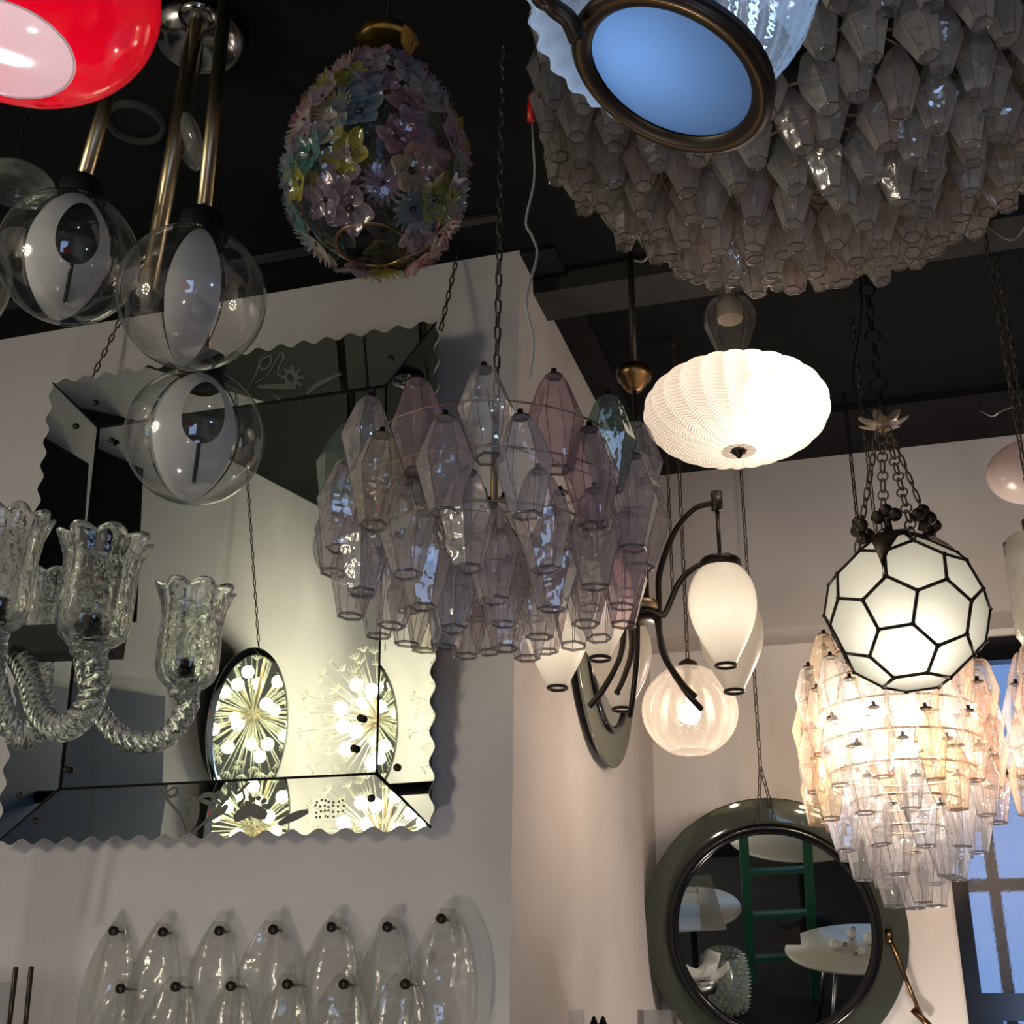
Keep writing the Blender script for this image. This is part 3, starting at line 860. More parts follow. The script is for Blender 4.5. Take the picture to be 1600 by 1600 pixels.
for i in range(n):
    ch.torus(q0 + Vector((0, 0, L * (i + .3) / n)), .021, .0035, frame(Vector((0, 1, 0)) if i % 2 else Vector((.9, .4, 0))), 18, 6)
    ch.chain(q0 + Vector((0, 0, L * (i + .5) / n)), q0 + Vector((0, 0, L * (i + 1.05) / n)), .05, .018, .003)
ch.build('hanging_chain', 'black', root)
MB().tube(bez([fc_ + Vector((-.02, 0, .01)), fc_ + Vector((-.06, 0, .08)), fc_ + Vector((-.065, 0, .18)), fc_ + Vector((-.02, 0, .4)), Vector((c.x - .01, c.y, CEIL))], 8), .003, 6).build('cable', 'black', root)
point_light('lantern_bulb', c + vw * .09 + Vector((.0, 0, -.07)), 1.1, (1, .90, .74), .03)
SOC = c.copy()

# ------------------------------------------------------------------ bronze chandelier with egg shades
ax = P(1000, 905, 3.3)
root = thing('egg_shade_chandelier', 'dark bronze chandelier with sickle arms and white egg-shaped glass shades', 'chandelier', ax)
MB().lathe([(.006, .19), (.024, .18), (.024, -.06)], 24, ax, cap1=True).lathe([(.03, -.062), (.045, -.066), (.045, -.095), (.03, -.1)], 28, ax).build('column', 'bronze', root)
MB().lathe([(.046, -.068), (.049, -.07), (.049, -.092), (.046, -.094)], 28, ax).build('brass_band', 'brassd', root)
MB().lathe([(.055, -.115), (.058, -.105), (.03, -.098)], 28, ax, cap0=True).build('disc_plate', 'bronze', root)
cbz = ax.z
while px_of(Vector((ax.x, ax.y, cbz)))[1] > 592: cbz += .004
MB().tube([ax + Vector((0, 0, .18)), Vector((ax.x, ax.y, cbz - .03))], .006, 10).tube([Vector((ax.x, ax.y, cbz + .03)), up(ax)], .010, 10).build('rod', 'bronze', root)
MB().lathe([(.008, cbz - ax.z - .045), (.024, cbz - ax.z - .04), (.028, cbz - ax.z - .028), (.036, cbz - ax.z - .024), (.040, cbz - ax.z - .01), (.050, cbz - ax.z - .004), (.053, cbz - ax.z + .02), (.045, cbz - ax.z + .03), (.01, cbz - ax.z + .034)], 28, ax).build('canopy', 'bronzeb', root)
def egg_shade(root, c, lit):
    H = .155; b = MB(); prof = []
    for i in range(29):
        t_ = i / 28   # 0 bottom .. 1 top
        r = .026 + (.090 - .026) * math.sin(PI * .5 * min(1, t_ / .64)) ** 1.15 if t_ < .64 else .090 * math.sqrt(max(0, 1 - ((t_ - .64) / .43) ** 2))
        prof.append((max(r, .03 if t_ > .9 else r), -.5 * H * 1.75 + t_ * H * 1.75))
    sh = b.lathe(prof, 40, c).build('egg_shade', 'opal', root)
    zb = prof[0][1]; ztp = prof[-1][1]
    MB().torus(c + Vector((0, 0, zb)), .026, .0045, seg=28, ts=8).build('bottom_ring', 'bronze', sh)
    MB().lathe([(.050, ztp - .008), (.054, ztp - .006), (.054, ztp + .016), (.050, ztp + .022), (.01, ztp + .024)], 36, c, rad=lambda a, z: 1 + .03 * math.cos(22 * a)).build('gallery_cap', 'bronze', sh)
    if lit: point_light('egg_bulb', c + Vector((0, 0, .01)), lit, (1, .88, .72), .025)
    return ztp
for px, py, zc, topdy, lit in [(1130, 962, 3.20, .20, .38), (1143, 1006, 3.38, .11, 0), (936, 950, 3.15, .20, .34), (871, 1000, 3.36, .11, .34), (970, 1036, 3.5, .11, 0)]:
    c = P(px, py, zc); ztp = egg_shade(root, c, lit)
    rv = Vector((c.x - ax.x, c.y - ax.y, 0)); R = rv.length; dv = rv.normalized()
    def ap(r, z): return Vector((ax.x + dv.x * r, ax.y + dv.y * r, z))
    zt_ = c.z + ztp + topdy
    pts = [ap(R - .005, zt_ - .01), ap(R * .72, zt_ - .025), ap(R * .45, zt_ - .09), ap(R * .25, zt_ - .20), ap(max(.05, R * .16), ax.z - .07), ap(R * .24, ax.z - .20), ap(R * .45, ax.z - .29), ap(R * .62, ax.z - .335)]
    arm = MB().tube(bez(pts, 10), .0085, 10).build('arm', 'bronze', root)
    MB().tube([ap(R, zt_ + .02), ap(R, zt_ - .035)], .016, 14).tube([ap(R, zt_ - .03), ap(R, c.z + ztp + .015)], .0055, 8).build('arm_end', 'bronze', arm)
EGG = ax.copy()

# ------------------------------------------------------------------ seeded glass globe pendant in the recess
c = P(1078, 1110, 4.0); Rg = .150
root = thing('seeded_globe_pendant', 'lit clear ribbed glass globe pendant hanging on a chain in front of the pale recess', 'pendant lamp', c)
prof = [(Rg * math.sin(PI * (.06 + .80 * i / 36)), Rg * math.cos(PI * (.06 + .80 * i / 36)) * 1.0) for i in range(37)]
MB().lathe(prof, 112, c, rad=lambda a, z: 1 + .055 * abs(math.sin(7 * a))).build('glass_globe', 'globeribs', root)
MB().torus(c + Vector((0, 0, prof[-1][1])), prof[-1][0], .003, seg=40, ts=6).build('rim', 'globeribs', root)
MB().lathe([(.034, Rg * .97), (.03, Rg + .012), (.008, Rg + .025)], 20, c).chain(c + Vector((0, 0, Rg + .02)), Vector((c.x, c.y, CEIL)), .038, .017, .0025).build('chain', 'chainw', root)
q = c + Vector((0, 0, -.01))
MB().sphere(q, .036, 14, 10).tube([q + Vector((0, 0, .03)), c + Vector((0, 0, Rg))], .013, 10, 1).build('bulb', ['bulbs', 'ivory'], root)
# chain hanging free beside it (second chain by the ceiling hook)
# ------------------------------------------------------------------ right edge: alabaster bowl and textured lamp
c = P(1614, 737, 3.75)
root = thing('alabaster_bowl_pendant', 'pale pink oval glass pendant on a chain at the edge above the window', 'pendant lamp', c)
MB().sphere(c, .136, 40, 20, sc_=(1.0, 1.0, .70)).build('bowl', 'opal_pink', root)
q = c + Vector((-.045, 0, .07))
MB().chain(c + Vector((0, 0, .095)), up(c), .04, .017, .0025).build('chain', 'chainw', root)
c = P(1632, 920, 3.25)
root = thing('textured_glass_lantern', 'rough textured pale glass cylinder lamp at the edge above the rose chandelier', 'lamp', c)
MB().lathe([(.02, -.155), (.07, -.15), (.088, -.12), (.085, -.04), (.09, .06), (.084, .14), (.06, .155), (.02, .16)], 30, c, rad=lambda a, z: 1 + .05 * math.sin(9 * a + 40 * z)).build('shade', 'texglass', root)
MB().tube([c + Vector((0, 0, .15)), c + Vector((0, 0, .2))], .03, 14).chain(c + Vector((0, 0, .19)), up(c), .04, .017, .0025).build('chain', 'chainw', root)

# ------------------------------------------------------------------ big wall mirror with scalloped border
TM = math.radians(4.6)
m0 = Vector((-1.25, YA - .05, 2.11)); MU = Vector((1, 0, 0)); MV = Vector((0, -math.sin(TM), math.cos(TM))); MN = Vector((0, -math.cos(TM), -math.sin(TM)))
def mp(u, v, n=0.0): return m0 + MU * u + MV * v + MN * n
def muv(px, py):
    q = on_plane(px, py, m0, MN) - m0; return q.dot(MU), q.dot(MV)
root = thing('venetian_wall_mirror', 'large tilted wall mirror with scalloped mirrored border and etched flowers', 'mirror', mp(-.75, 0))
o_tl, o_tr, o_br = muv(100, 595), muv(690, 512), muv(672, 1294)
i_tl, i_tr, i_bl, i_br = muv(162, 668), muv(608, 601), muv(85, 1237), muv(585, 1205)
UL, UR_, VB, VT = o_tl[0], (o_tr[0] + o_br[0]) / 2, o_br[1], (o_tl[1] + o_tr[1]) / 2
UL = UL - .03
iL, iR, iB, iT = (i_tl[0] + i_bl[0]) / 2, (i_tr[0] + i_br[0]) / 2, (i_bl[1] + i_br[1]) / 2, (i_tl[1] + i_tr[1]) / 2
print('MIRROR', UL, UR_, VB, VT, iL, iR, iB, iT)
MB().box((UL + .03, VB + .03, -.035), (UR_ - .02, VT - .03, -.006), fr=Matrix((MU, MV, MN)).transposed(), o=m0).build('backing_board', 'wood', root)
MB().box((iL + .004, iB + .004, -.006), (iR - .004, iT - .004, .0), fr=Matrix((MU, MV, MN)).transposed(), o=m0).build('mirror_plate', 'mirror', root)
def strip(p_in0, p_in1, p_out0, p_out1, lift, n=160):
    """border strip: inner edge straight, outer edge scalloped, outer edge stands lift forward"""
    L = (Vector(p_out1) - Vector(p_out0)).length; k = max(1, round(L / .083))
    top = []; bot = []
    od = (Vector(p_out0) - Vector(p_in0)); dirv = (Vector(p_out1) - Vector(p_out0)).normalized(); outn = (od - dirv * od.dot(dirv)).normalized()
    rows_f = []; WD = od.dot(outn)
    for i in range(n + 1):
        t_ = i / n
        a = Vector(p_in0).lerp(Vector(p_in1), t_); b2 = Vector(p_out0).lerp(Vector(p_out1), t_)
        sc_ = .009 * math.cos(2 * PI * k * t_ + PI) * (1 if .01 < t_ < .99 else .5)
        b2 = b2 + outn * sc_
        rows_f.append((mp(a.x, a.y, .004), mp(b2.x, b2.y, .004 + lift * (1 + sc_ / WD)), mp(b2.x, b2.y, -.004 + lift * (1 + sc_ / WD)), mp(a.x, a.y, -.004)))
    b = MB()
    b.grid([[r[0], r[1]] for r in rows_f], False, 0, False)
    b.grid([[r[1], r[2]] for r in rows_f], False, 1, False)
    b.grid([[r[2], r[3]] for r in rows_f], False, 1, False)
    b.add([rows_f[0][i] for i in range(4)] + [rows_f[-1][i] for i in range(4)], [(0, 1, 2, 3), (7, 6, 5, 4)], 1, False)
    return b
g = .004
LF = .016
strip((iL + g, iT + g), (iR - g, iT + g), (UL + 2 * g, VT), (UR_ - 2 * g, VT), LF).build('mirror_border', ['mirror', 'mirroredge'], root)
strip((iL + g, iB - g), (iR - g, iB - g), (UL + 2 * g, VB), (UR_ - 2 * g, VB), LF).build('mirror_border', ['mirror', 'mirroredge'], root)
strip((iL - g, iB + g), (iL - g, iT - g), (UL, VB + 2 * g), (UL, VT - 2 * g), LF).build('mirror_border', ['mirror', 'mirroredge'], root)
strip((iR + g, iB + g), (iR + g, iT - g), (UR_, VB + 2 * g), (UR_, VT - 2 * g), LF).build('mirror_border', ['mirror', 'mirroredge'], root)
bl = MB()
for a_, b_ in [((iL, iT), (iR, iT)), ((iL, iB), (iR, iB)), ((iL, iB), (iL, iT)), ((iR, iB), (iR, iT))]: bl.tube([mp(*a_, .003), mp(*b_, .003)], .0035, 6)
for a_, b_ in [((iL, iT), (UL, VT)), ((iR, iT), (UR_, VT)), ((iL, iB), (UL, VB)), ((iR, iB), (UR_, VB))]: bl.tube([mp(*a_, .003), mp(*b_, .003 + LF)], .0035, 6)
bl.build('black_seam', 'black', root)
for px, py in [(613, 563), (647, 592), (582, 632), (153, 632), (122, 668), (178, 690), (566, 1123), (555, 1170), (583, 1248), (623, 1200), (35, 1243), (60, 1283), (107, 1203)]:
    u, v = muv(px, py); MB().sphere(mp(u, v, .012), .011, 12, 8).build('rosette', 'bronze', root)
def etch(strokes, mat='etch', wdt=.005):
    b = MB()
    for pts, wd in strokes:
        w_ = [mp(*muv(x, y), .0) for x, y in pts]
        c_ = bez(w_, 6); n = len(c_)
        rows = []
        for i in range(n):
            tg = (c_[min(n - 1, i + 1)] - c_[max(0, i - 1)]).normalized(); s_ = tg.cross(MN).normalized()
            k = wd * (.35 + .65 * math.sin(PI * (i + .6) / (n + .2)))
            # follow the raised border
            q = c_[i] - m0; v = q.dot(MV); e = 0
            if v > iT: e = LF * (v - iT) / (VT - iT)
            if v < iB: e = LF * (iB - v) / (iB - VB)
            off = MN * (.0055 + e)
            rows.append([c_[i] + s_ * k + off, c_[i] - s_ * k + off])
        b.grid(rows, False, 0, False)
    return b
# etched flowers, top strip and bottom strip
top_s = [([(388, 612), (402, 590), (412, 568), (428, 560), (424, 575), (412, 580), (410, 565), (422, 556)], .004),
         ([(402, 600), (420, 590), (436, 566), (444, 556), (447, 562), (440, 575), (438, 588), (450, 590)], .004),
         ([(405, 606), (440, 606), (465, 608)], .010), ([(480, 617), (500, 602), (535, 586)], .009),
         ([(448, 590), (452, 600), (460, 604), (466, 592), (456, 582), (450, 590)], .009), ([(425, 622), (432, 620), (437, 625), (440, 620)], .003)]
for k in range(8):
    a = k * PI / 4; top_s.append(([(460 + 8 * math.cos(a), 592 + 8 * math.sin(a)), (460 + 18 * math.cos(a), 592 + 18 * math.sin(a))], .006))
etch(top_s).build('etched_flowers', 'etch', root)
bot_s = [([(298, 1305), (285, 1275), (262, 1248), (247, 1233), (258, 1232), (266, 1245), (278, 1240), (275, 1230), (264, 1236)], .005),
         ([(303, 1307), (325, 1285), (345, 1262), (360, 1240), (358, 1228), (368, 1226), (372, 1240), (385, 1228), (392, 1222)], .006),
         ([(380, 1232), (384, 1248), (376, 1258), (388, 1268)], .004),
         ([(300, 1300), (307, 1275), (310, 1250)], .018), ([(312, 1250), (298, 1246), (285, 1250)], .008), ([(312, 1248), (328, 1242), (340, 1246)], .008), ([(312, 1250), (300, 1258), (290, 1262)], .007), ([(314, 1250), (326, 1254), (336, 1258)], .007),
         ([(370, 1280), (395, 1268), (420, 1276)], .022), ([(440, 1288), (465, 1276), (485, 1268)], .012), ([(330, 1282), (350, 1268), (358, 1258)], .010)]
for k in range(9):
    a = k * 2 * PI / 9; bot_s.append(([(404 + 9 * math.cos(a), 1260 + 9 * math.sin(a)), (404 + 20 * math.cos(a), 1260 + 16 * math.sin(a))], .007))
for k in range(26):
    x = 495 + (k % 7) * 7 + random.uniform(-2, 2); y = 1252 + (k // 7) * 8 + random.uniform(-2, 2)
    bot_s.append(([(x, y), (x + 2.5, y + 1)], .0035))
etch(bot_s).build('etched_flowers', 'etch', root)
side_s = [([(102, 892), (90, 860), (75, 845)], .010), ([(104, 892), (120, 860), (132, 840)], .010), ([(100, 895), (108, 930), (100, 960)], .02),
          ([(602, 988), (614, 993), (606, 1003), (603, 1015), (609, 1022)], .003), ([(640, 1010), (625, 1050), (618, 1090)], .022), ([(648, 1015), (640, 1060), (636, 1100)], .012)]
etch(side_s).build('etched_flowers', 'etchl', root)
for (a_, b_) in [((132, 600), (152, 512)), ((685, 512), (684, 405))]:
    u, v = muv(*a_); q = mp(u, v, -.02); ch = MB().chain(q, Vector((q.x, YA - .03, CEIL - .0)), .042, .018, .0028).build('chain', 'chainw', root)

# ------------------------------------------------------------------ glass leaf wall lamp, bottom left
root_l = thing('leaf_wall_lamp', 'wall lamp of overlapping clear wavy glass leaves hung from dark pegs', 'wall lamp', on_y(430, 1600, YA))
pl = on_y(430, 1700, YA)
MB().box((pl.x - .5, YA - .03, 1.30), (pl.x + .5, YA, 1.42)).build('wall_plate', 'white', root_l)
random.seed(9)
rows_ = [([(181, 1455), (258, 1457), (346, 1455), (430, 1453), (521, 1449), (608, 1449), (692, 1436)], .038, .42), ([(192, 1545), (278, 1542), (364, 1541), (452, 1538), (540, 1538), (636, 1538)], .072, .40)]
for pts, off, H in rows_:
    for px, py in pts:
        q = on_y(px, py, YA - off)
        rows = []; tw = random.uniform(-.25, .25); sx = random.uniform(-.015, .015); W0 = random.uniform(.088, .10)
        for i in range(20):
            t_ = i / 19; z = .026 - H * t_
            wd = W0 * math.sin(PI * (.03 + .90 * t_)) ** .62
            bow = .035 * math.sin(PI * t_)
            rows.append([q + Vector((s * wd + sx + tw * .05 * t_, .012 - bow * (1 - .6 * s * s) + .010 * math.sin(s * 4 + px), z)) for s in [-1 + 2 * j / 12 for j in range(13)]])
        b = MB(); b.grid(rows, False)
        lf = b.build('glass_leaf', 'leaf', root_l)
        md = lf.modifiers.new('s', 'SOLIDIFY'); md.thickness = .004
        MB().tube([Vector((q.x, YA, q.z)), q + Vector((0, -.008, 0))], .004, 8).tube([q + Vector((0, -.004, 0)), q + Vector((0, -.018, 0))], .0135, 8).build('peg', 'bronze', lf)

# two dark rods and clear panel, bottom-left corner
c = P(25, 1600, 3.1)
root = thing('rod_wall_lamp', 'clear glass panel with two thin dark rods at the lower picture corner', 'wall lamp', c)
for a_, b_ in [((25, 1512), (10, 1640)), ((49, 1511), (36, 1640))]:
    MB().tube([P(*a_, 3.1), P(*b_, 3.1)], .0065, 10).build('rod', 'bronze', root)
q0 = P(-60, 1535, 3.15); q1 = P(36, 1535, 3.15)
MB().box((q0.x, q0.y, q0.z - .6), (q1.x, q0.y + .008, q0.z)).build('glass_panel', 'acrylic', root)
MB().box((q0.x - .1, YA - .6, 1.20), (q1.x + .05, YA, 1.26)).build('bracket', 'bronze', root)

# ------------------------------------------------------------------ rope-glass chandelier, left
hub = P(-60, 1010, 2.35); stem_at = Vector((XL + .01, hub.y + .25, hub.z))
root = thing('rope_glass_chandelier', 'clear bubbled glass chandelier with twisted rope arms and scalloped tulip cups', 'chandelier', hub)
q = P(185, 1003, 2.3); 
bar = MB(); dv = (q - hub); dv = Vector((dv.x, dv.y, 0)).normalized(); fr_ = frame(Vector((0, 0, 1)), dv)
Lb = (q - hub).length
bar.box((-.06, -.03, -.028), (Lb, .03, .028), fr=fr_, o=hub)
bar.tube([hub + dv * -.03, Vector((stem_at.x, stem_at.y, hub.z))], .025, 12); bar.build('cross_bar', 'black', root)
MB().box((XL, stem_at.y - .08, hub.z - .12), (XL + .02, stem_at.y + .08, hub.z + .12)).build('wall_plate', 'black', root)
def cup(px, py_top, py_bot, rpx, zc, name='cup'):
    bt = P(px, py_bot, zc); tp = P(px, py_top, zc)
    H = (tp - bt).length / .965; R = rpx * zc / F
    def rad(a, z):
        t_ = z / H
        return 1 + (.075 + .12 * max(0, t_ - .72) / .28) * abs(math.cos(4 * a)) - .03
    def prof(th): return [(R * .34, 0), (R * .56, H * .02), (R * .76, H * .09), (R * .85, H * .20), (R * .85, H * .45), (R * .84, H * .65), (R * .87, H * .82), (R * .97, H * .95), (R * 1.02, H * 1.0)]
    po = prof(0); pi = [(max(.004, r - .006), z + (.006 if z < H * .05 else 0)) for r, z in po]
    b = MB(); full = po + [(po[-1][0] - .003, H * 1.008)] + pi[::-1]
    def rad2(a, z): return rad(a, z)
    seg = 64; rows = []
    for r, z in full:
        lift = .012 * H / .2 * (max(0, z / H - .8) / .2) * abs(math.cos(4 * 1))
        rows.append([bt + Vector((r * rad2(2 * PI * j / seg, z) * math.cos(2 * PI * j / seg), r * rad2(2 * PI * j / seg, z) * math.sin(2 * PI * j / seg), z + .055 * H * (max(0, z / H - .8) / .2) * (abs(math.cos(4 * 2 * PI * j / seg)) - .5))) for j in range(seg)])
    b.grid(rows, True, cap0=True, cap1=True)
    o = b.build('tulip_cup', 'bubble', root)
    MB().lathe([(R * .42, -H * .08), (R * .46, -H * .02), (R * .40, H * .01)], 24, bt, cap0=True).build('collar', 'bubble', o)
    MB().tube([bt + Vector((0, 0, .012)), bt + Vector((0, 0, H * .27))], R * .24, 14).build('socket', 'bronze', o)
    return bt
def rope(pts, r):
    MB().tube(bez(pts, 26), r, 24, sect=lambda a: 1 + .30 * abs(math.cos(2 * a)) - .14, tw=75.0).build('rope_arm', 'rope', root)
b1 = cup(140, 838, 1010, 66, 2.0)
b2 = cup(288, 920, 1075, 56, 2.12)
b3 = cup(66, 900, 1010, 46, 2.5)
b4 = cup(-8, 800, 985, 52, 2.1)
rope([b1 + Vector((0, 0, -.005)), P(150, 1060, 2.0), P(128, 1118, 2.02), P(92, 1138, 2.06), P(62, 1112, 2.14), P(42, 1050, 2.25), P(20, 1012, 2.34)], .021)
rope([b2 + Vector((0, 0, -.005)), P(294, 1100, 2.12), P(268, 1143, 2.12), P(230, 1161, 2.13), P(185, 1148, 2.15), P(152, 1108, 2.2), P(136, 1060, 2.26), P(128, 1012, 2.31)], .0175)
rope([b3 + Vector((0, 0, -.005)), P(66, 1060, 2.5), P(62, 1120, 2.46), P(40, 1155, 2.42), P(12, 1130, 2.38), P(-8, 1060, 2.36), P(-20, 1012, 2.35)], .021)
rope([b4 + Vector((0, 0, -.005)), P(-12, 1050, 2.1), P(-35, 1090, 2.15), P(-60, 1040, 2.3), P(-60, 1015, 2.35)], .02)

# ------------------------------------------------------------------ round smoked mirrors
def round_mirror(label, c, u, v, n, Ro, Ri, ring_w, smoke, chain_to, name='round_mirror'):
    root = thing(name, label, 'mirror', c)
    fr = Matrix((u, v, n)).transposed()
    MB().lathe([(Ro - .01, -.012), (Ro, -.006), (Ro, .0), (Ro - .004, .002), (Ri, .004)], 96, c, fr, cap0=True).build('smoked_border', smoke, root)
    MB().lathe([(Ri + .004, .004), (Ri + .002, .016), (Ri - ring_w * .4, .022), (Ri - ring_w, .012), (Ri - ring_w, .004)], 96, c, fr).build('black_ring', 'blackgloss', root)
    MB().lathe([(Ri - ring_w + .001, .006), (.0005, .006)], 96, c, fr).build('mirror_glass', 'mirror2', root)
    return root, fr
# on the side wall (seen edge-on)
cB = Vector((XB + .035, 4.27, 2.955))
rootB, frB = round_mirror('round mirror with smoked border on the side wall behind the bronze chandelier', cB, Vector((0, -1, 0)), Vector((0, 0, 1)), Vector((1, 0, 0)), .475, .35, .025, 'smokeb', None)
q = cB + Vector((.0, 0, .36))
MB().chain(q, Vector((XB + .03, cB.y, CEIL)), .04, .018, .0026).build('chain', 'chainw', rootB)
MB().box((XB, cB.y - .1, cB.z - .1), (XB + .03, cB.y + .1, cB.z + .1)).build('wall_mount', 'black', rootB)
# on the back wall, tilted forward
TC = math.radians(14.0)
YW = math.radians(7.0)
mcu = Vector((math.cos(YW), math.sin(YW), 0)); mcn = Vector((math.sin(YW) * math.cos(TC), -math.cos(YW) * math.cos(TC), -math.sin(TC))); mcv = mcn.cross(mcu); mcv = mcv if mcv.z > 0 else -mcv
# centre: fit the outline in the photograph
cC = on_y(1209, 1455, YR - .19)
Ro = (on_y(1417, 1448, YR - .19).x - on_y(1005, 1448, YR - .19).x) / 2
print('mirrorC', cC, Ro)
Ri = Ro * .80
rootC, frC = round_mirror('large round mirror with wide smoked grey border on the back wall', cC, mcu, mcv, mcn, Ro, Ri, .038, 'smoke', None)
hk = cC + mcv * (Ri + .005) + mcn * .02
c0 = Vector((hk.x - .01, hk.y - .02, hk.z + .22))
ch = MB().chain(hk + Vector((-.035, 0, 0)), c0, .042, .019, .0026).chain(hk + Vector((.035, 0, 0)), c0, .042, .019, .0026)
ch.chain(c0, Vector((c0.x, YC - .03, CEIL)) if False else Vector((P(1138, 745, 4.9).x, YC - .06, CEIL)), .042, .019, .0026)
ch.build('chain', 'chainw', rootC)
MB().box((cC.x - .1, cC.y, cC.z - .05), (cC.x + .1, YR, cC.z + .05)).build('wall_mount', 'black', rootC)
# stay rod at its right side
a_ = cC + frC @ Vector((Ro * .85, -.02, .012)); b_ = on_y(1440, 1590, YR - .05)
st = MB().tube([a_, b_], .008, 10).tube([a_ + Vector((0, 0, .03)), a_ - Vector((0, 0, .02))], .014, 10).tube([b_ + Vector((-.03, 0, .03)), b_ + Vector((.035, 0, -.04))], .013, 10).tube([b_, Vector((b_.x, YR, b_.z))], .01, 8)
st.build('stay_rod', 'bronzeb', rootC)['label'] = 'bronze stay rod'
def reflC(p): return p - mcn * (2 * (p - cC).dot(mcn))
def reflA(p): return p - MN * (2 * (p - m0).dot(MN))

# ------------------------------------------------------------------ things seen only in the round mirror
tq = reflC(P(1345, 1478, 7.6)); print('table at', tq)
tq.z = max(.6, min(.9, tq.z))
root = thing('oval_table', 'pale oval table with bulbs on it, seen in the round mirror', 'table', (tq.x, tq.y, 0))
MB().lathe([(.001, -.03), (.46, -.03), (.47, -.015), (.46, 0), (.001, 0)], 64, tq, Matrix.Diagonal(Vector((1.0, .72, 1)))).build('tabletop', 'table', root)
for sx, sy in ((-1, -1), (1, -1), (1, 1), (-1, 1)):
    MB().tube([(tq.x + sx * .18, tq.y + sy * .12, tq.z - .02), (tq.x + sx * .26, tq.y + sy * .2, 0)], .014, 10).build('leg', 'steel', root)
random.seed(2)
k = 0
for dx, dy, r, an in [(-.17, .02, .032, .2), (-.03, -.12, .032, -1.2), (.06, -.02, .04, -.2), (.16, .14, .04, 1.0), (.25, -.06, .03, -.9), (-.02, .12, .026, 2.6)]:
    q = Vector((tq.x + dx, tq.y + dy, tq.z + r)); d = Vector((math.cos(an), math.sin(an), 0))
    r0 = thing('light_bulb', ['white bulb lying nearest the table rim', 'white bulb lying at the front of the bulb heap', 'largest white bulb in the middle of the heap', 'white bulb at the back of the heap', 'small bulb at the far end of the heap', 'smallest bulb, lying between the others'][k], 'bulb', q, 'loose bulbs on the oval table'); k += 1
    MB().sphere(q, r, 16, 10).tube([q + d * r * .7, q + d * r * 1.7], [r * .62, r * .42], 12).build('glass', 'white', r0)
    MB().tube([q + d * r * 1.7, q + d * r * 2.5], r * .42, 12).build('screw_base', 'brassd', r0)
# second and third pale table tops further back
for px, py, zc, R, lb in [(1250, 1330, 9.4, .55, 'pale round side table standing furthest back in the mirror'), (1098, 1340, 8.2, .34, 'small pale round side table behind the ladder in the mirror')]:
    q = reflC(P(px, py, zc)); q.z = .70 if R > .5 else .68
    if R < .5: q.x -= .10
    root = thing('side_table', lb, 'table', (q.x, q.y, 0))
    MB().lathe([(.001, -.03), (R - .01, -.03), (R, -.015), (R - .01, 0), (.001, 0)], 56, q).build('tabletop', 'table', root)
    MB().lathe([(.03, -.03), (.03, -q.z + .03), (.2, -q.z + .015), (.2, -q.z)], 24, q).build('pedestal', 'black', root)
# green trestle ladder
lq = reflC(P(1180, 1470, 7.9)); rq = reflC(P(1302, 1400, 7.9))
root = thing('step_ladder', 'dark green wooden step ladder reflected in the round mirror', 'ladder', (lq.x, lq.y, 0))
print('ladder', lq, rq)
wd_ = .42; lq.y -= .30
for x in (lq.x, lq.x + wd_):
    MB().box((x - .03, lq.y - .022, 0), (x + .03, lq.y + .022, 1.55)).build('rail', 'green', root)
for z in (.3, .6, .9, 1.2):
    MB().box((lq.x + .03, lq.y - .03, z - .015), (lq.x + wd_ - .03, lq.y + .03, z + .015)).build('rung', 'green', root)
# dark cabinet behind them
root = MB().box((-.9, -1.3, 0), (1.4, -.9, .5)).build('low_chest', 'black', None, (.2, -1.1, 0)); tag(root, 'low black chest along the floor behind the tables', 'chest')
# crystal jumble at the left rim of the mirror
def spot(px, py, zc): return reflC(P(px, py, zc))
sh = spot(1105, 1610, 6.0); sh.y -= .05
print('shelf', sh)
root = thing('display_table', 'dark display table carrying the glass pieces that show in the round mirror', 'table', (sh.x, sh.y, 0))
ztop = spot(1110, 1592, 6.0).z
MB().box((sh.x - .27, sh.y - .3, ztop - .04), (sh.x + .35, sh.y + .25, ztop)).build('tabletop', 'black', root)
for sx, sy in ((-.24, -.27), (.32, -.27), (-.24, .22), (.32, .22)): MB().box((sh.x + sx - .02, sh.y + sy - .02, 0), (sh.x + sx + .02, sh.y + sy + .02, ztop - .04)).build('leg', 'black', root)
# spiky glass vase
vb = spot(1130, 1500, 6.05); vb.z = ztop
M_['spiky'] = thin_glass('spiky_glass', (.8, .84, .8), (.4, .44, .42), .3, (.7, .74, .7), .1, .08)
b = MB(); b.lathe([(.04, 0), (.09, .03), (.115, .12), (.11, .22), (.09, .30)], 40, vb, cap0=True)
for i in range(9):
    for k in range(22):
        a = 2 * PI * (k + .5 * (i % 2)) / 22; z = .03 + .03 * i; r = .1 + .015 * math.sin(i / 2.5)
        d = Vector((math.cos(a), math.sin(a), .1)); q = vb + Vector((r * math.cos(a), r * math.sin(a), z))
        b.tube([q, q + d * .022], [.011, .001], 6, cap=False)
tag(b.build('spiky_glass_vase', 'spiky', None, vb), 'spiky clear glass vase at the left rim of the round mirror', 'vase')
# steel drum lamp with black body
db = spot(1092, 1520, 5.75); db.z = ztop; print('drum', db, 'ztop', ztop)
root = thing('drum_lamp', 'small steel drum lamp with black body standing before the spiky vase', 'lamp', db)
MB().lathe([(.035, 0), (.038, .01), (.038, .27)], 28, db, cap0=True, cap1=True).build('body', 'blackgloss', root)
MB().lathe([(.05, .27), (.085, .275), (.09, .315), (.085, .33)], 32, db, cap0=True, cap1=True).build('drum', 'steel', root)
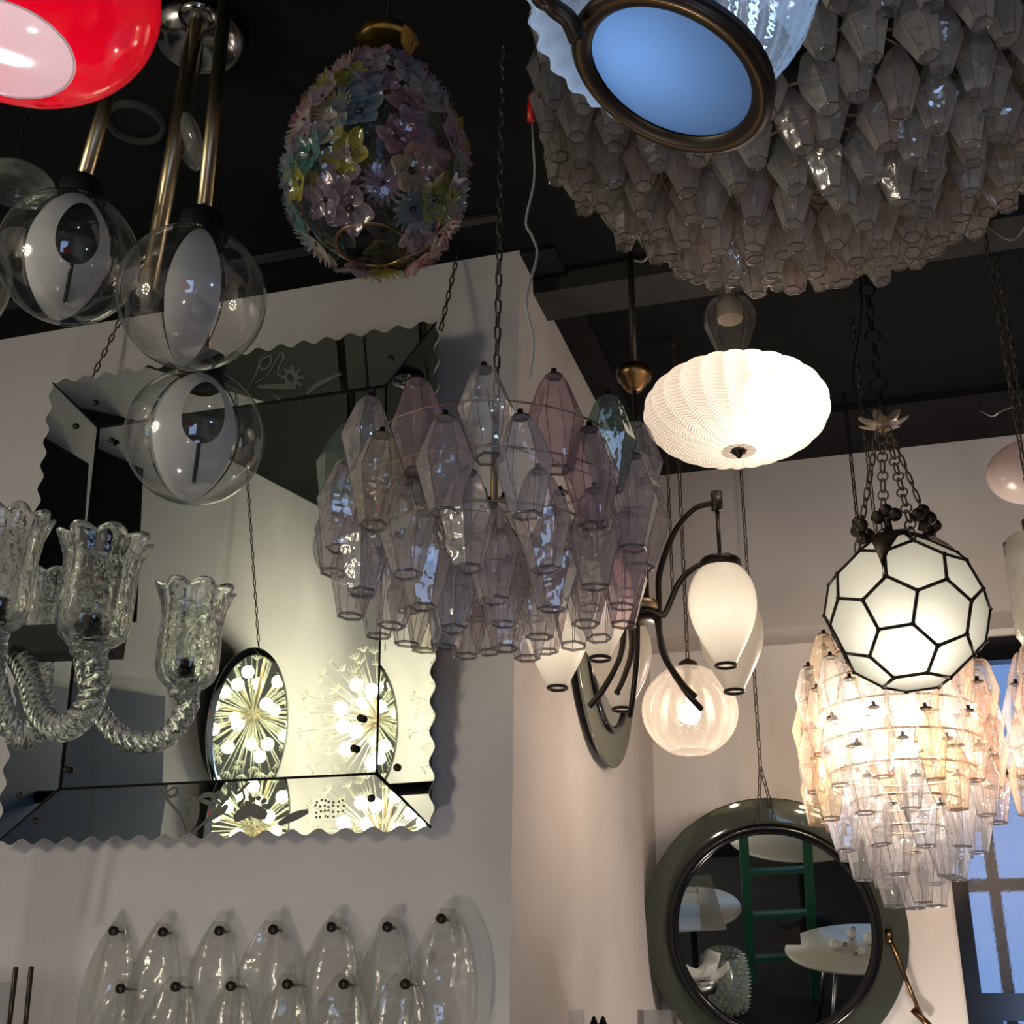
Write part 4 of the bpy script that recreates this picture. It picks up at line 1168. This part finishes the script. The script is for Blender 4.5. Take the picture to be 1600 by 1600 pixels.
# white parcel and paper curls
wq = spot(1075, 1490, 5.75)
b = MB(); random.seed(8)
base = Vector((db.x, db.y, ztop + .340))
for k in range(5):
    a = k * 1.3; d = Vector((math.cos(a), math.sin(a) * .6, .35 + .2 * (k % 2))).normalized(); s_ = d.cross(Vector((0, 0, 1))).normalized(); w_ = d.cross(s_)
    rows = []
    for i in range(8):
        t_ = i / 7; q = base + d * (.15 * t_) + w_ * .03 * math.sin(3 * t_)
        rows.append([q + s_ * (.05 * (1 - .3 * t_)) * j for j in (-1, -.3, .3, 1)])
    b.grid(rows, False)
pp = b.build('crumpled_paper', 'white', None, base); md = pp.modifiers.new('s', 'SOLIDIFY'); md.thickness = .002
tag(pp, 'crumpled white paper piled on the steel drum lamp', 'paper')
ab = spot(1132, 1592, 5.75); ab.z = ztop; print('amber', ab)
root = thing('amber_bottle', 'small amber glass bottle at the bottom of the round mirror', 'bottle', ab)
MB().lathe([(.02, 0), (.024, .01), (.024, .10), (.012, .125), (.011, .14)], 24, ab, cap0=True, cap1=True).build('body', 'amber', root)
MB().lathe([(.013, .14), (.013, .155)], 16, ab, cap0=True, cap1=True).build('cap', 'black', root)

# ------------------------------------------------------------------ things seen in the big mirror: on the left wall
cm = Vector((XL + .05, .90, 2.62))
tl_ = math.radians(6)
un = Vector((math.cos(tl_), 0, -math.sin(tl_))); uv = Vector((math.sin(tl_), 0, math.cos(tl_)))
cm.x += .03
root = thing('hanging_round_mirror', 'round mirror on a chain with a bright cut edge, seen reflected in the large mirror', 'mirror', cm)
fr = Matrix((Vector((0, -1, 0)), uv, un)).transposed()
MB().lathe([(.40, -.01), (.405, 0), (.40, .004), (.365, .010)], 72, cm, fr, cap0=True).build('bevel', 'mirror', root)
MB().lathe([(.365, .0101), (.0005, .0101)], 72, cm, fr).build('mirror_glass', 'mirror', root)
q = cm + uv * .40
MB().chain(q, Vector((XL + .03, cm.y, CEIL)), .042, .018, .0028).build('chain', 'chainw', root)
bp = MB().box((XL, 1.86, 3.02), (XL + .05, 2.30, 3.72)).build('black_wall_panel', 'blackgloss', None, (XL, 2.08, 3.02)); tag(bp, 'tall black panel on the left wall, reflected beside the glass globes', 'panel')
bp = MB().box((XL, 1.60, 1.2), (XL + .04, 2.9, 2.72)).build('blue_wall_panel', 'blue', None, (XL, 2.2, 1.2)); tag(bp, 'dark blue board on the left wall, reflected behind the rope-glass arms', 'panel')
# dandelion lamp
dq = Vector((-2.66, .2, 2.68))
root = thing('dandelion_chandelier', 'bright dandelion chandelier of thin glass sprays, seen reflected in the large mirror', 'chandelier', dq)
MB().sphere(dq, .05, 20, 12).tube([dq, up(dq)], .009, 10).lathe([(.02, -.04), (.06, -.03), (.065, 0)], 24, up(dq), cap0=True).build('core', 'brassd', root)
M_['spray'] = thin_glass('spray_glass', (.92, .92, .86), (.7, .7, .6), .6, (.95, .94, .82), .1, .1)
NS = 100
for i in range(NS):
    z = 1 - 2 * (i + .5) / NS; a = i * 2.39996; r = math.sqrt(1 - z * z); d = Vector((r * math.cos(a), r * math.sin(a), z))
    b = MB(); ln = .34 + .045 * (i % 3); e = dq + d * ln
    b.tube([dq + d * .045, e], .0032, 5)
    s_ = d.orthogonal().normalized(); w_ = d.cross(s_)
    for k in range(8):
        an = k * PI / 4; b.tube([e, e + d * .025 + (s_ * math.cos(an) + w_ * math.sin(an)) * .028], [.002, .003], 4)
        b.sphere(e + d * .025 + (s_ * math.cos(an) + w_ * math.sin(an)) * .028, .0045, 6, 4)
    b.build('glass_spray', 'spray', root)
M_['bulbd'] = emit('dandelion_bulb_glow', (1.0, .93, .72), 130)
for i in range(18):
    z = 1 - 2 * (i + .5) / 18; a = i * 2.39996 + .5; r = math.sqrt(1 - z * z); d = Vector((r * math.cos(a), r * math.sin(a), z))
    MB().sphere(dq + d * .24, .036, 12, 8).tube([dq + d * .05, dq + d * .2], .006, 6, 1).build('bulb', ['bulbd', 'brassd'], root)

# ------------------------------------------------------------------ small items on the corner shelf at the bottom
sy = 3.60; ztop = on_y(930, 1645, sy).z
root = MB().box((XB, sy - .18, ztop - .012), (XB + .42, sy + .48, ztop)).build('side_shelf', 'acrylic', None, (XB, sy, ztop)); tag(root, 'clear glass shelf on the side wall just under the lower edge of view', 'shelf')
a = on_y(889, 1577, sy); b2 = on_y(912, 1577, sy)
r_ = MB().box((a.x, sy, ztop), (b2.x, sy + .006, a.z)).box((a.x, sy + .006, ztop), (b2.x, sy + .06, ztop + .006)).build('card_holder', 'acrylic', None, (a.x, sy, ztop)); tag(r_, 'clear acrylic card holder on the side shelf', 'card holder')
for i, px in enumerate((928, 942)):
    q = on_y(px, 1587, sy + .03); hh = q.z - ztop
    r_ = MB().lathe([(.011, 0), (.012, hh - .022), (.005, hh - .004), (.001, hh)], 16, (q.x, q.y, ztop), cap0=True).build('black_candle', 'black', None, (q.x, q.y, ztop))
    tag(r_, ['thin black candle next to the clear card holder', 'thin black candle nearer the round mirror'][i], 'candle', 'black candles on the side shelf')
a = on_y(1001, 1578, sy + .3); b2 = on_y(1055, 1578, sy + .3)
bx = MB().box((a.x, sy + .25, ztop), (b2.x, sy + .33, ztop + .004))
for p0_, p1_ in [((a.x, sy + .25), (b2.x, sy + .254)), ((a.x, sy + .326), (b2.x, sy + .33)), ((a.x, sy + .254), (a.x + .004, sy + .326)), ((b2.x - .004, sy + .254), (b2.x, sy + .326))]: bx.box((p0_[0], p0_[1], ztop + .004), (p1_[0], p1_[1], a.z))
r_ = bx.build('clear_box', 'acrylic', None, (a.x, sy + .3, ztop)); tag(r_, 'open clear acrylic box on the side shelf under the round mirror', 'box')

# ------------------------------------------------------------------ loose cables on the ceiling
def cable(pts, lab, mat='wire', r=.0035):
    o = MB().tube(bez(pts, 8), r, 6).build('cable', mat, None, pts[0]); tag(o, lab, 'cable'); return o
cable([on_z(985, 405, 3.92), P(1005, 408, 3.7), P(1017, 392, 3.5), P(1022, 382, 3.4)], 'thin pale cable from the grey beam to the smoky prism chandelier')
cable([on_z(1530, 640, CEIL - .002), P(1550, 650, 4.6), P(1565, 642, 4.55), on_z(1590, 632, CEIL - .002)], 'thin grey cable looping below the ceiling above the pink pendant')
cable([on_z(1535, 345, CEIL), P(1570, 372, 3.6), P(1590, 370, 3.6), P(1610, 340, 3.6), on_z(1640, 300, CEIL)], 'pale cable loop beside the smoky prism chandelier')
# chains that hold things in the recess
for (px, py, y, px2, lab) in [(1330, 720, 4.55, 0, 'blackened chain hanging behind the football lantern chains')]:
    q = on_y(px, py, y); o = MB().chain(Vector((q.x, q.y, 3.02)), Vector((q.x, q.y, CEIL)), .04, .018, .0028).build('chain', 'black', None, q); tag(o, lab, 'chain')
q = on_y(1046, 800, 4.7); o = MB().chain(Vector((q.x, q.y, 3.25)), Vector((q.x, q.y, CEIL)), .042, .018, .0028).build('chain', 'chainw', None, q); tag(o, 'brown chain hanging beside the bronze sickle arm', 'chain')

# ------------------------------------------------------------------ shop window daylight and added fill lights
l = bpy.data.lights.new('shop_window_daylight', 'AREA'); l.shape = 'RECTANGLE'; l.size = 1.35; l.size_y = 1.95; l.energy = 34; l.color = (.42, .62, 1.0)
o = bpy.data.objects.new('shop_window_daylight', l); o.location = (1.5, YB + .02, 1.4); o.rotation_euler = (PI / 2, 0, 0); C.objects.link(o)
o.rotation_euler = (-PI / 2, 0, PI) if False else (PI / 2, 0, 0)
point_light('fill_light_left', (-1.9, 1.7, .5), 40, (1, .92, .82), .05)  # unseen fill added to brighten the lower left wall
point_light('recess_fill_light', (.0, 4.85, 1.12), 16, (1, .86, .74), .04)  # unseen fill added below the view to brighten the recess wall
point_light('fill_light_middle', (-.4, -.5, .9), 26, (1, .90, .84), .05)  # fill added behind the camera for the walls, no fixture there
point_light('fill_light_right', (2.4, 1.6, 1.0), 6, (1, .80, .66), .05)  # weak unseen fill added from the right
for o in list(bpy.data.objects):
    if '_o' in o: del o['_o']
